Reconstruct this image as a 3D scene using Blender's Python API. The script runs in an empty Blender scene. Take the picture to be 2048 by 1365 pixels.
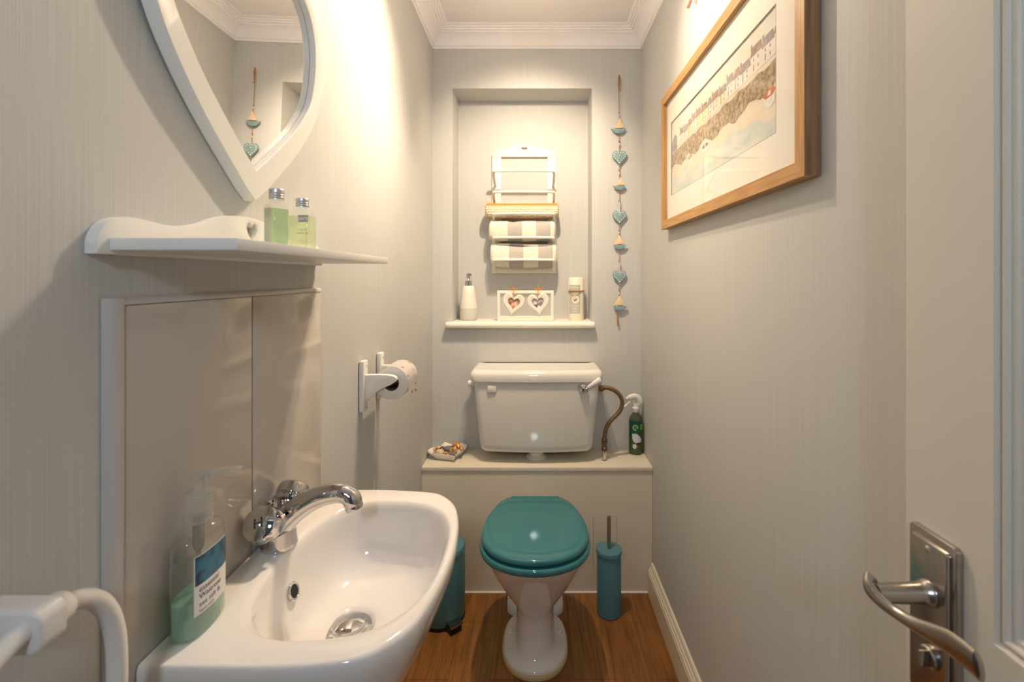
import bpy, bmesh, math, random
from mathutils import Vector, Matrix
random.seed(7)
S = bpy.context.scene
COL = S.collection
H = 1.2286            # eye height above the floor
XL, XR, YB = -.4456, .4546, 1.96      # left wall, right wall, back wall
ZC = H + 1.056        # ceiling
YF = -.30             # wall with the doorway, behind the eye
R = math.radians

# ------------------------------------------------------------------ camera
cd = bpy.data.cameras.new('camera'); cam = bpy.data.objects.new('camera', cd); COL.objects.link(cam)
cam.location = (0, 0, H); cam.rotation_euler = (R(90), 0, 0)
cd.sensor_width = 36; cd.lens = 16.0; cd.shift_x = -.0234; cd.shift_y = -.0623
cd.clip_start = .01; cd.dof.use_dof = True; cd.dof.focus_distance = 1.5; cd.dof.aperture_fstop = 6.5
S.camera = cam
S.view_settings.view_transform = 'Standard'; S.view_settings.look = 'None'
S.view_settings.gamma = 1; S.view_settings.exposure = 0.04
# ------------------------------------------------------------------ light
W = bpy.data.worlds.new('world'); S.world = W; W.use_nodes = True
W.node_tree.nodes['Background'].inputs[0].default_value = (.80, .88, 1, 1)
W.node_tree.nodes['Background'].inputs[1].default_value = .06
def lamp(name, kind, loc, power, color, target=None, **kw):
    l = bpy.data.lights.new(name, kind); o = bpy.data.objects.new(name, l); COL.objects.link(o)
    o.location = loc; l.energy = power; l.color = color
    for k, v in kw.items(): setattr(l, k, v)
    if target: o.rotation_euler = (Vector(target) - Vector(loc)).to_track_quat('-Z', 'Y').to_euler()
    return o
# cool light of the hall, shining in through the doorway
lamp('hall_light', 'AREA', (-.05, -.72, H + .50), 5.5, (.74, .86, 1), (-.1, 1.2, H - .2), shape='DISK', size=.16)
# the four bulbs of the ceiling spot bar
HEADS = [(.03, 1.23), (-.05, 1.25), (-.05, 1.33), (.03, 1.36)]
AIMS = [(XR, 1.10, H + .62), (XL, 1.10, H + .42), (-.06, 1.22, 0), (-.05, 2.10, H + .26)]
HEADZ = H + .90
WARM = (1, .78, .565)
POW = [7.0, 11.0, 12.5, 15.5]
CONE = [116, 118, 122, 95]
for (hx, hy), a, p, cn in zip(HEADS, AIMS, POW, CONE):
    d = (Vector(a) - Vector((hx, hy, HEADZ))).normalized()
    lamp('bulb_light', 'SPOT', Vector((hx, hy, HEADZ)) + d * .035, p * 2.6, WARM, a, spot_size=R(cn), spot_blend=1, shadow_soft_size=.018)
lamp('ceiling_fill', 'SPOT', (-.01, 1.29, HEADZ - .04), 9, WARM, (-.01, 1.30, HEADZ + 1), spot_size=R(165), spot_blend=.6, shadow_soft_size=.05)  # added upward fill that brightens ceiling and coving; none of the four bulbs
lamp('point_fill', 'POINT', (-.01, 1.29, HEADZ - .05), 2.0, WARM, shadow_soft_size=.04)  # added weak all-round fill below the heads, with no bulb of its own

# ------------------------------------------------------------------ materials
def mat(name, col, rough=.5, metal=0, spec=.5, coat=0, bump=None, vary=None, sss=0, trans=0, ior=1.45):
    m = bpy.data.materials.new(name); m.use_nodes = True
    nt = m.node_tree; b = nt.nodes['Principled BSDF']
    b.inputs['Base Color'].default_value = (*col, 1); b.inputs['Roughness'].default_value = rough
    b.inputs['Metallic'].default_value = metal; b.inputs['Specular IOR Level'].default_value = spec
    b.inputs['Coat Weight'].default_value = coat; b.inputs['Coat Roughness'].default_value = .06
    b.inputs['Transmission Weight'].default_value = trans; b.inputs['IOR'].default_value = ior
    if sss:
        b.inputs['Subsurface Weight'].default_value = sss; b.inputs['Subsurface Scale'].default_value = .01
    tc = nt.nodes.new('ShaderNodeTexCoord')
    if vary:   # (scale xyz, noise scale, second colour, lo, hi)
        sc, ns, c2, lo, hi = vary
        mp = nt.nodes.new('ShaderNodeMapping'); mp.inputs['Scale'].default_value = sc
        n = nt.nodes.new('ShaderNodeTexNoise'); n.inputs['Scale'].default_value = ns; n.inputs['Detail'].default_value = 5
        r = nt.nodes.new('ShaderNodeValToRGB')
        r.color_ramp.elements[0].position = lo; r.color_ramp.elements[1].position = hi
        r.color_ramp.elements[0].color = (*col, 1); r.color_ramp.elements[1].color = (*c2, 1)
        nt.links.new(tc.outputs['Object'], mp.inputs[0]); nt.links.new(mp.outputs[0], n.inputs[0])
        nt.links.new(n.outputs[0], r.inputs[0]); nt.links.new(r.outputs[0], b.inputs['Base Color'])
    if bump:   # (scale xyz, noise scale, strength, distance)
        sc, ns, st, di = bump
        mp = nt.nodes.new('ShaderNodeMapping'); mp.inputs['Scale'].default_value = sc
        n = nt.nodes.new('ShaderNodeTexNoise'); n.inputs['Scale'].default_value = ns; n.inputs['Detail'].default_value = 3
        bp = nt.nodes.new('ShaderNodeBump'); bp.inputs['Strength'].default_value = st; bp.inputs['Distance'].default_value = di
        nt.links.new(tc.outputs['Object'], mp.inputs[0]); nt.links.new(mp.outputs[0], n.inputs[0])
        nt.links.new(n.outputs[0], bp.inputs['Height']); nt.links.new(bp.outputs[0], b.inputs['Normal'])
    return m
def clear(name, tint, gloss=.12, rough=.02, haze=0, hazecol=(1, 1, 1)):
    m = bpy.data.materials.new(name); m.use_nodes = True; nt = m.node_tree
    nt.nodes.remove(nt.nodes['Principled BSDF']); out = nt.nodes['Material Output']
    t = nt.nodes.new('ShaderNodeBsdfTransparent'); t.inputs[0].default_value = (*tint, 1)
    g = nt.nodes.new('ShaderNodeBsdfGlossy'); g.inputs['Roughness'].default_value = rough
    f = nt.nodes.new('ShaderNodeFresnel'); f.inputs[0].default_value = 1.5
    mx = nt.nodes.new('ShaderNodeMixShader'); base = t.outputs[0]
    if haze:
        d = nt.nodes.new('ShaderNodeBsdfDiffuse'); d.inputs[0].default_value = (*hazecol, 1)
        tl = nt.nodes.new('ShaderNodeBsdfTranslucent'); tl.inputs[0].default_value = (*hazecol, 1)
        m1 = nt.nodes.new('ShaderNodeMixShader'); m1.inputs[0].default_value = .5
        nt.links.new(d.outputs[0], m1.inputs[1]); nt.links.new(tl.outputs[0], m1.inputs[2])
        m2 = nt.nodes.new('ShaderNodeMixShader'); m2.inputs[0].default_value = haze
        nt.links.new(t.outputs[0], m2.inputs[1]); nt.links.new(m1.outputs[0], m2.inputs[2]); base = m2.outputs[0]
    ge = nt.nodes.new('ShaderNodeNewGeometry'); iv = nt.nodes.new('ShaderNodeMath'); iv.operation = 'SUBTRACT'; iv.inputs[0].default_value = 1
    ml = nt.nodes.new('ShaderNodeMath'); ml.operation = 'MULTIPLY'
    nt.links.new(ge.outputs['Backfacing'], iv.inputs[1]); nt.links.new(f.outputs[0], ml.inputs[0]); nt.links.new(iv.outputs[0], ml.inputs[1])
    nt.links.new(ml.outputs[0], mx.inputs[0]); nt.links.new(base, mx.inputs[1]); nt.links.new(g.outputs[0], mx.inputs[2])
    nt.links.new(mx.outputs[0], out.inputs[0])
    return m
def wallpaper(name, c1, c2):
    m = mat(name, c1, rough=.62, spec=.3)
    nt = m.node_tree; b = nt.nodes['Principled BSDF']; tc = nt.nodes['Texture Coordinate']
    def noise(sc, s, d):
        mp = nt.nodes.new('ShaderNodeMapping'); mp.inputs['Scale'].default_value = sc
        n = nt.nodes.new('ShaderNodeTexNoise'); n.inputs['Scale'].default_value = s; n.inputs['Detail'].default_value = d
        nt.links.new(tc.outputs['Object'], mp.inputs[0]); nt.links.new(mp.outputs[0], n.inputs[0]); return n
    n1 = noise((1, 1, .004), 900, 1); n2 = noise((1, 1, .35), 700, 2); n3 = noise((1, 1, 1), 3, 2)
    ad = nt.nodes.new('ShaderNodeMath'); ad.operation = 'MULTIPLY_ADD'; ad.inputs[1].default_value = .35
    nt.links.new(n2.outputs[0], ad.inputs[0]); nt.links.new(n1.outputs[0], ad.inputs[2])
    r = nt.nodes.new('ShaderNodeMapRange'); r.inputs[1].default_value = .42; r.inputs[2].default_value = .93
    nt.links.new(ad.outputs[0], r.inputs[0])
    mx = nt.nodes.new('ShaderNodeMix'); mx.data_type = 'RGBA'
    mx.inputs[6].default_value = (*c1, 1); mx.inputs[7].default_value = (*c2, 1)
    nt.links.new(r.outputs[0], mx.inputs[0]); nt.links.new(mx.outputs[2], b.inputs['Base Color'])
    bp = nt.nodes.new('ShaderNodeBump'); bp.inputs['Strength'].default_value = .35; bp.inputs['Distance'].default_value = .0006
    nt.links.new(ad.outputs[0], bp.inputs['Height']); nt.links.new(bp.outputs[0], b.inputs['Normal'])
    return m
def wood(name, c1, c2, axis, scale=1, rough=.45, spec=.4):
    s = [60, 60, 60]; s[axis] = 3
    m = mat(name, c1, rough, spec=spec, vary=(tuple(v * scale for v in s), 3, c2, .38, .66), bump=(tuple(v * scale for v in s), 3, .25, .0006))
    return m
M = {}
M['paper'] = wallpaper('grey_green_wallpaper', (.52, .528, .512), (.60, .605, .59))
M['ceiling'] = mat('ceiling_paint', (.88, .85, .86), .85, bump=((1, 1, 1), 60, .1, .001))
M['coving'] = mat('coving_paint', (.92, .90, .91), .55)
M['cream'] = mat('cream_gloss_paint', (.76, .70, .57), .38, vary=((1, 1, 1), 3, (.72, .655, .52), .35, .7))
M['door'] = mat('door_paint', (.70, .665, .59), .5, bump=((1, 1, 1), 25, .05, .001))
M['tile'] = mat('beige_tile', (.52, .48, .43), .10, spec=.55, bump=((1, 1, 1), 8, .02, .001))
M['grout'] = mat('tile_grout', (.34, .27, .19), .8)
M['ceramic'] = mat('white_vitreous_china', (.83, .80, .77), .06, coat=.5)
M['cistern'] = mat('cistern_china', (.80, .77, .71), .05, coat=.3)
M['white'] = mat('white_painted_wood', (.80, .79, .75), .35)
M['ivory'] = mat('ivory_painted_wood', (.84, .80, .70), .33)
M['plastic'] = mat('white_plastic', (.78, .76, .73), .3)
M['chrome'] = mat('chrome', (.66, .65, .65), .05, metal=1)
M['silvercap'] = mat('brushed_aluminium', (.66, .67, .70), .30, metal=1)
M['nickel'] = mat('satin_nickel', (.47, .44, .41), .24, metal=1)
M['steel'] = mat('dull_steel', (.42, .38, .33), .35, metal=1)
M['braid'] = mat('aged_copper_braid', (.26, .165, .09), .42, metal=.7, bump=((1, 1, 1), 500, .6, .001))
M['teal'] = mat('teal_gloss', (.032, .195, .225), .07, coat=.6, vary=((1, 1, 1), 6, (.038, .205, .235), .3, .7))
M['tealmetal'] = mat('teal_powder_coat', (.085, .225, .28), .38)
M['tealwood'] = mat('grey_blue_painted_wood', (.24, .36, .37), .6, vary=((1, 1, 1), 80, (.20, .33, .35), .4, .65))
M['dots'] = mat('white_dots', (.85, .83, .78), .6)
M['sail'] = mat('bare_light_wood', (.80, .58, .36), .7)
M['twine'] = mat('jute_twine', (.42, .20, .07), .85, bump=((1, 1, 1), 400, .7, .001))
M['raffia'] = mat('orange_raffia', (.75, .30, .05), .7)
M['brass'] = mat('aged_brass', (.20, .13, .075), .38, metal=.8)
M['black'] = mat('black_plastic', (.012, .012, .012), .45)
M['dark'] = mat('dark_hole', (.02, .018, .015), .7)
M['mirror'] = mat('mirror_silver', (.93, .93, .91), .0, metal=1)
M['glass'] = clear('picture_glass', (.99, .99, .99), rough=.015)
M['bottleglass'] = clear('clear_plastic', (.97, .98, .97))
M['frosted'] = clear('frosted_plastic', (.96, .97, .96), rough=.15, haze=.38, hazecol=(.75, .74, .70))
M['greenliq'] = clear('green_shower_gel', (.80, .92, .76), haze=.42, hazecol=(.55, .66, .46))
M['yellowliq'] = clear('pale_green_shower_gel', (.90, .95, .82), haze=.42, hazecol=(.76, .80, .56))
M['aqualiq'] = clear('aqua_hand_wash', (.62, .84, .76), haze=.6, hazecol=(.54, .76, .67))
M['label'] = mat('white_label', (.80, .78, .76), .5)
M['labelgrey'] = mat('grey_label', (.36, .35, .34), .5)
M['ink'] = mat('dark_ink', (.035, .04, .06), .6)
M['inkgrey'] = mat('grey_ink', (.30, .33, .38), .6)
M['whiteink'] = mat('white_ink', (.85, .85, .82), .6)
M['oak'] = wood('oak_frame', (.56, .32, .13), (.42, .225, .085), 1)
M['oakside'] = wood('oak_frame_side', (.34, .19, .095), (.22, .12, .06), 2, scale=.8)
M['oakv'] = wood('oak_frame_upright', (.56, .32, .13), (.42, .225, .085), 2)
M['mount'] = mat('cream_mount_card', (.85, .82, .74), .8)
M['mountcut'] = mat('mount_bevel', (.45, .40, .32), .8)
M['seal'] = mat('yellowed_sealant', (.62, .50, .26), .5)
M['pink'] = mat('pale_pink_wood', (.80, .55, .48), .6)

# ------------------------------------------------------------------ helpers
BASE = {}
def tag(o, label=None, cat=None, group=None, kind=None):
    if label: o['label'] = label
    if cat: o['category'] = cat
    if group: o['group'] = group
    if kind: o['kind'] = kind
    return o
def thing(name, loc, label, cat, group=None):
    o = bpy.data.objects.new(name, None); o.empty_display_size = .03; COL.objects.link(o)
    o.location = loc; BASE[o.name] = Vector(loc)
    return tag(o, label, cat, group)
def put(name, bm, m, parent=None, sharp=35, smooth=True, norm=True):
    """links a bmesh (given in room coordinates) as one mesh object under its parent"""
    if norm: bmesh.ops.recalc_face_normals(bm, faces=bm.faces[:])
    me = bpy.data.meshes.new(name); b = BASE[parent.name] if parent else Vector((0, 0, 0))
    if parent: bmesh.ops.translate(bm, verts=bm.verts[:], vec=-b)
    bm.to_mesh(me); bm.free()
    ms = m if isinstance(m, (list, tuple)) else [m]
    for x in ms: me.materials.append(M[x] if isinstance(x, str) else x)
    if smooth:
        for p in me.polygons: p.use_smooth = True
        me.set_sharp_from_angle(angle=R(sharp))
    o = bpy.data.objects.new(name, me); COL.objects.link(o)
    if parent: o.parent = parent
    BASE[o.name] = b
    return o
def solo(name, bm, m, label, cat, loc=(0, 0, 0), group=None, **kw):
    """a thing that is one mesh, its origin at loc"""
    bmesh.ops.translate(bm, verts=bm.verts[:], vec=-Vector(loc))
    o = put(name, bm, m, **kw); o.location = loc; BASE[o.name] = Vector(loc)
    return tag(o, label, cat, group)
def struct(name, bm, m, **kw):
    return tag(put(name, bm, m, **kw), kind='structure')
def nb(): return bmesh.new()
def box(bm, x0, x1, y0, y1, z0, z1, bev=0, seg=2, mi=0):
    vs = [bm.verts.new((x, y, z)) for x in (x0, x1) for y in (y0, y1) for z in (z0, z1)]
    fs = [bm.faces.new([vs[i] for i in q]) for q in ((0, 1, 3, 2), (4, 6, 7, 5), (0, 4, 5, 1), (2, 3, 7, 6), (0, 2, 6, 4), (1, 5, 7, 3))]
    for f in fs: f.material_index = mi
    bmesh.ops.recalc_face_normals(bm, faces=fs)
    if bev:
        es = list({e for f in fs for e in f.edges})
        bmesh.ops.bevel(bm, geom=es, offset=bev, segments=seg, affect='EDGES', profile=.5)
    return vs
def loft(bm, rings, cap0=True, cap1=True, mi=0, closed=True):
    rv = [[bm.verts.new(p) for p in r] for r in rings]; n = len(rv[0]); out = []
    for a, b in zip(rv, rv[1:]):
        for i in range(n if closed else n - 1):
            j = (i + 1) % n
            f = bm.faces.new((a[i], a[j], b[j], b[i])); f.material_index = mi; out.append(f)
    if cap0: f = bm.faces.new(rv[0][::-1]); f.material_index = mi
    if cap1: f = bm.faces.new(rv[-1]); f.material_index = mi
    return out
def loftring(bm, rings, mi=0):
    """rings joined round into a closed torus-like band"""
    rv = [[bm.verts.new(p) for p in r] for r in rings]; n = len(rv[0])
    for k in range(len(rv)):
        a, b = rv[k], rv[(k + 1) % len(rv)]
        for i in range(n):
            j = (i + 1) % n
            bm.faces.new((a[i], a[j], b[j], b[i])).material_index = mi
def circle(c, r, n, u, v):
    c, u, v = Vector(c), Vector(u), Vector(v)
    return [c + u * (r * math.cos(2 * math.pi * i / n)) + v * (r * math.sin(2 * math.pi * i / n)) for i in range(n)]
def frame_of(d):
    d = Vector(d).normalized(); a = Vector((0, 0, 1)) if abs(d.z) < .9 else Vector((1, 0, 0))
    u = a.cross(d).normalized(); return u, d.cross(u)
def lathe(bm, c, prof, d=(0, 0, 1), n=40, mi=0, caps=True):
    """prof: (radius, distance along d)"""
    u, v = frame_of(d); d = Vector(d).normalized(); c = Vector(c)
    loft(bm, [circle(c + d * h, max(r, 1e-5), n, u, v) for r, h in prof], caps, caps, mi)
def tube(bm, pts, r, n=14, mi=0, caps=True, flat=1):
    pts = [Vector(p) for p in pts]; rings = []; u = None
    for i, p in enumerate(pts):
        d = (pts[min(i + 1, len(pts) - 1)] - pts[max(i - 1, 0)]).normalized()
        if u is None: u, v = frame_of(d)
        else:
            u = (u - d * u.dot(d)).normalized(); v = d.cross(u)
        rr = r[i] if isinstance(r, (list, tuple)) else r
        rings.append([p + u * rr * math.cos(2 * math.pi * k / n) * flat + v * rr * math.sin(2 * math.pi * k / n) for k in range(n)])
    loft(bm, rings, caps, caps, mi)
def cr(pts, k=8, closed=False):
    """Catmull-Rom through pts"""
    pts = [Vector(p) for p in pts]; n = len(pts); out = []
    for i in range(n if closed else n - 1):
        g = (lambda j: pts[j % n]) if closed else (lambda j: pts[min(max(j, 0), n - 1)])
        a, b, c, d = g(i - 1), g(i), g(i + 1), g(i + 2)
        for s in range(k):
            t = s / k
            out.append(.5 * ((2 * b) + (c - a) * t + (2 * a - 5 * b + 4 * c - d) * t * t + (3 * b - a - 3 * c + d) * t ** 3))
    if not closed: out.append(pts[-1])
    return out
def slab(bm, outline, P, d0, d1, bev=0, holes=(), mi=0, seg=2):
    """outline in 2D (list of pairs), P(u, v, d) -> room point; solid between d0 and d1, optional holes"""
    loops = [outline] + list(holes); es = []
    for L in loops:
        vs = [bm.verts.new(P(a[0], a[1], d0)) for a in L]
        es += [bm.edges.new((vs[i], vs[(i + 1) % len(vs)])) for i in range(len(vs))]
    if holes:
        r = bmesh.ops.triangle_fill(bm, use_beauty=True, use_dissolve=False, edges=es)
        fs = [f for f in r['geom'] if isinstance(f, bmesh.types.BMFace)]
    else:
        fs = [bm.faces.new([e.verts[0] for e in es])]
    for f in fs: f.material_index = mi
    e = bmesh.ops.extrude_face_region(bm, geom=fs)
    nv = [v for v in e['geom'] if isinstance(v, bmesh.types.BMVert)]
    off = Vector(P(0, 0, d1)) - Vector(P(0, 0, d0))
    bmesh.ops.translate(bm, verts=nv, vec=off)
    if bev:
        nf = [f for f in e['geom'] if isinstance(f, bmesh.types.BMFace)]
        s = set(nf); be = [ed for f in nf for ed in f.edges if sum(1 for g in ed.link_faces if g in s) == 1]
        bmesh.ops.bevel(bm, geom=list(set(be)), offset=bev, segments=seg, affect='EDGES', profile=.5)
def heart2d(w, h, n=48, cx=0, cy=0, rot=0, sharp=1.0):
    """heart outline of width w and height h centred on cx, cy, point down"""
    out = []
    for i in range(n):
        t = 2 * math.pi * i / n
        x = math.sin(t) ** 3 * 16 * (1 + .0 * sharp); y = 13 * math.cos(t) - 5 * math.cos(2 * t) - 2 * math.cos(3 * t) - math.cos(4 * t)
        x, y = x / 32 * w, (y + 2.5) / 29 * h
        out.append((cx + x * math.cos(rot) - y * math.sin(rot), cy + x * math.sin(rot) + y * math.cos(rot)))
    return out
def xz(y, s=1):   # plane facing the camera; depth d goes away from the wall
    return lambda u, v, d: (u, y - s * d, v)
def onleft(x=XL): return lambda u, v, d: (x + d, u, v)      # u along Y, v = z
def onright(x=XR): return lambda u, v, d: (x - d, u, v)
def text(bm, s, size, P, mi=0, align='CENTER', bold=False, off=.0004):
    """flat lettering mapped by P(u, v, d)"""
    c = bpy.data.curves.new('lettering', 'FONT'); c.body = s; c.size = size; c.align_x = align; c.resolution_u = 3
    if bold: c.offset = size * .018
    o = bpy.data.objects.new('lettering', c); COL.objects.link(o); bpy.context.view_layer.update()
    me = bpy.data.meshes.new_from_object(o.evaluated_get(bpy.context.evaluated_depsgraph_get()))
    bpy.data.objects.remove(o); bpy.data.curves.remove(c)
    vs = [bm.verts.new(P(v.co.x, v.co.y, off)) for v in me.vertices]
    for p in me.polygons:
        try: bm.faces.new([vs[i] for i in p.vertices]).material_index = mi
        except ValueError: pass
    bpy.data.meshes.remove(me)
def patch(bm, u0, u1, v0, v1, P, mi=0, d=.0003, n=10):
    """thin printed patch mapped by P"""
    rows = []
    for a in range(2):
        rows.append([bm.verts.new(P(u0 + (u1 - u0) * i / n, (v0, v1)[a], d)) for i in range(n + 1)])
    for i in range(n): bm.faces.new((rows[0][i], rows[0][i + 1], rows[1][i + 1], rows[1][i])).material_index = mi
def superell(cx, cy, a, b, p, n, z, rot=0):
    out = []
    for i in range(n):
        t = 2 * math.pi * i / n; c, s = math.cos(t), math.sin(t)
        k = (abs(c) ** p + abs(s) ** p) ** (-1 / p)
        x, y = a * c * k, b * s * k
        out.append(Vector((cx + x * math.cos(rot) - y * math.sin(rot), cy + x * math.sin(rot) + y * math.cos(rot), z)))
    return out

# ================================================================== SETTING
T = .12
bm = nb(); box(bm, XL - T, XR + T, YF - 1.2, YB + .3, -.1, 0); 
fm = mat('oak_laminate_floor', (.30, .11, .028), .28, spec=.45)
nt = fm.node_tree; pb = nt.nodes['Principled BSDF']; tc = nt.nodes['Texture Coordinate']
mp = nt.nodes.new('ShaderNodeMapping'); mp.inputs['Rotation'].default_value = (0, 0, R(90)); mp.inputs['Location'].default_value = (.15, .012, 0)
br = nt.nodes.new('ShaderNodeTexBrick'); br.offset = .37; br.inputs['Scale'].default_value = 1
br.inputs['Brick Width'].default_value = .62; br.inputs['Row Height'].default_value = .128; br.inputs['Mortar Size'].default_value = .0009
br.inputs['Color1'].default_value = (.22, .088, .022, 1); br.inputs['Color2'].default_value = (.29, .125, .034, 1); br.inputs['Mortar'].default_value = (.13, .045, .012, 1)
mp2 = nt.nodes.new('ShaderNodeMapping'); mp2.inputs['Scale'].default_value = (38, 2.5, 1)
nz = nt.nodes.new('ShaderNodeTexNoise'); nz.inputs['Scale'].default_value = 2.2; nz.inputs['Detail'].default_value = 7; nz.inputs['Distortion'].default_value = .6
rp = nt.nodes.new('ShaderNodeMapRange'); rp.inputs[1].default_value = .3; rp.inputs[2].default_value = .7; rp.inputs[3].default_value = .62; rp.inputs[4].default_value = 1.25
mu = nt.nodes.new('ShaderNodeMix'); mu.data_type = 'RGBA'; mu.blend_type = 'MULTIPLY'; mu.inputs[0].default_value = 1
nt.links.new(tc.outputs['Object'], mp.inputs[0]); nt.links.new(mp.outputs[0], br.inputs[0])
nt.links.new(tc.outputs['Object'], mp2.inputs[0]); nt.links.new(mp2.outputs[0], nz.inputs[0]); nt.links.new(nz.outputs[0], rp.inputs[0])
nt.links.new(br.outputs[0], mu.inputs[6]); nt.links.new(rp.outputs[0], mu.inputs[7]); nt.links.new(mu.outputs[2], pb.inputs['Base Color'])
struct('floor', bm, fm)
bm = nb(); box(bm, XL - T, XR + T, YF - .1, YB + .3, ZC, ZC + .1); struct('ceiling', bm, 'ceiling')
bm = nb(); box(bm, XL - T, XL, YF, YB + .02, 0, ZC); struct('wall_left', bm, 'paper')
bm = nb(); box(bm, XR, XR + T, YF, YB + .02, 0, ZC); struct('wall_right', bm, 'paper')
# back wall with its niche
NX0, NX1, NZ0, NZ1, NY = -.3596, .2412, H - .218, H + .814, 2.11
bm = nb()
box(bm, XL - T, NX0, YB, 2.2, 0, ZC); box(bm, NX1, XR + T, YB, 2.2, 0, ZC)
box(bm, NX0, NX1, YB, 2.2, 0, NZ0); box(bm, NX0, NX1, YB, 2.2, NZ1, ZC); box(bm, NX0, NX1, NY, 2.2, NZ0, NZ1)
bmesh.ops.remove_doubles(bm, verts=bm.verts[:], dist=1e-5)
struct('wall_back', bm, 'paper', smooth=False, norm=False)
# wall behind the eye with its doorway
bm = nb()
box(bm, XL - T, -.37, YF - .1, YF, 0, ZC); box(bm, .44, XR + T, YF - .1, YF, 0, ZC); box(bm, -.37, .44, YF - .1, YF, 2.03, ZC)
struct('wall_front', bm, 'paper', smooth=False, norm=False)
# coving swept round the room
prof = [(0, -.074), (.006, -.074), (.0075, -.066), (.012, -.0645), (.0135, -.057), (.016, -.050), (.020, -.041), (.027, -.032), (.036, -.0255), (.046, -.022), (.047, -.0175), (.054, -.017), (.0555, -.011), (.063, -.0105), (.0645, -.0055), (.071, -.005), (.0745, -.0035), (.078, 0), (0, 0)]
bm = nb()
rings = [[(XL + d, YF + d, ZC + z), (XR - d, YF + d, ZC + z), (XR - d, YB - d, ZC + z), (XL + d, YB - d, ZC + z)] for d, z in prof]
loftring(bm, rings); struct('trim_1', bm, 'coving', sharp=25)
# skirting boards
def skirting(name, x, s, y0, y1):
    pr = [(0, 0), (.020, 0), (.020, .082), (.018, .086), (.018, .092), (.014, .096), (.0135, .101), (.009, .106), (.0085, .112), (.005, .118), (0, .118)]
    bm = nb(); loft(bm, [[(x + s * d, y, z) for d, z in pr] for y in (y0, y1)]); struct(name, bm, 'cream', sharp=20)
skirting('baseboard_right', XR, -1, YF, 1.769); skirting('baseboard_left', XL, 1, YF, 1.769)
# the open door, parallel to the right wall
DX, DT, DY0, DY1, DZ = .400, .035, -.268, .492, 1.98
door = nb()
ST = .094
def dbox(y0, y1, z0, z1, x0=DX, x1=DX + DT): box(door, x0, x1, y0, y1, z0, z1)
dbox(DY1 - ST, DY1, .008, DZ); dbox(DY0, DY0 + ST, .008, DZ)
dbox(DY0 + ST, DY1 - ST, .008, .2); dbox(DY0 + ST, DY1 - ST, .72, .908); dbox(DY0 + ST, DY1 - ST, DZ - .11, DZ)
for z0, z1 in ((.2, .72), (.908, DZ - .11)):
    a0, a1 = DY0 + ST, DY1 - ST
    dbox(a0, a1, z0, z1, DX + .011, DX + DT - .011)
    rr = []
    for d, h in ((0, 0), (.001, .0035), (.003, .0045), (.0045, .003), (.0065, .0022), (.0085, .003), (.0095, .0062), (.0115, .0058), (.014, .0062), (.0155, .0085), (.021, .0095), (.024, .0112)):
        rr.append([(DX + h, a0 + d, z0 + d), (DX + h, a1 - d, z0 + d), (DX + h, a1 - d, z1 - d), (DX + h, a0 + d, z1 - d)])
    loft(door, rr, False, False)
dr = struct('door_1', door, 'door', sharp=20)
BASE[dr.name] = Vector((0, 0, 0))
# lever handle on a long plate
py0, py1, pz0, pz1 = .4255, .4805, .80, H - .256
pc = (py0 + py1) / 2
bm = nb(); P = lambda u, v, d: (DX - d, u, v)
def rrect(u0, u1, v0, v1, r=.004, k=4):
    out = []
    for cx, cy, a in ((u1 - r, v1 - r, 0), (u0 + r, v1 - r, 90), (u0 + r, v0 + r, 180), (u1 - r, v0 + r, 270)):
        out += [(cx + r * math.cos(R(a + 90 * i / k)), cy + r * math.sin(R(a + 90 * i / k))) for i in range(k + 1)]
    return out
slab(bm, rrect(py0, py1, pz0, pz1, .005), P, 0, .006, .0015)
slab(bm, rrect(py0 + .006, py1 - .006, pz0 + .008, pz1 - .008, .003), P, .006, .010, .0015)
hp = put('door_handle', bm, 'nickel', dr)
bm = nb()
hz = H - .3145
lathe(bm, (DX - .009, pc, hz), [(.0125, 0), (.0125, .004), (.0105, .006), (.0098, .012), (.009, .04), (.0088, .052)], (-1, 0, 0), 28)
# the lever: swept flat blade
lv = cr([(DX - .058, pc + .010, hz + .006), (DX - .064, pc + .004, hz + .002), (DX - .063, pc - .008, hz - .002), (DX - .058, pc - .022, hz - .004), (DX - .054, pc - .040, hz - .002), (DX - .052, pc - .062, hz + .004), (DX - .052, pc - .082, hz + .008), (DX - .053, pc - .098, hz + .009)], 6)
rings = []
for i, p in enumerate(lv):
    t = i / (len(lv) - 1); w = .0122 - .0068 * math.sin(math.pi * min(1, t * 1.25)) + .0005 * t
    th = .0062 - .0022 * t
    if i in (0, len(lv) - 1): w *= .45; th *= .45
    d = (lv[min(i + 1, len(lv) - 1)] - lv[max(i - 1, 0)]).normalized()
    upv = Vector((-.2, .1, 1)); upv = (upv - d * upv.dot(d)).normalized(); sd = d.cross(upv)
    rings.append([p + upv * w * math.cos(2 * math.pi * k / 16) + sd * th * math.sin(2 * math.pi * k / 16) for k in range(16)])
loft(bm, rings); put('lever', bm, 'nickel', hp, sharp=50)
for zz in (pz1 - .015, pz0 + .02):
    bm = nb(); lathe(bm, (DX - .0095, pc, zz), [(.0035, 0), (.0035, .0008), (.002, .0018), (.0001, .002)], (-1, 0, 0), 16); put('screw', bm, 'silvercap', hp)
bm = nb(); lathe(bm, (DX - .0095, pc - .003, hz - .0615), [(.0105, 0), (.0105, .003), (.009, .0045), (.0001, .0045)], (-1, 0, 0), 28)
box(bm, DX - .022, DX - .012, pc - .0055, pc - .0025, hz - .0695, hz - .0535, .001); put('thumb_turn', bm, 'nickel', hp)
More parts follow.
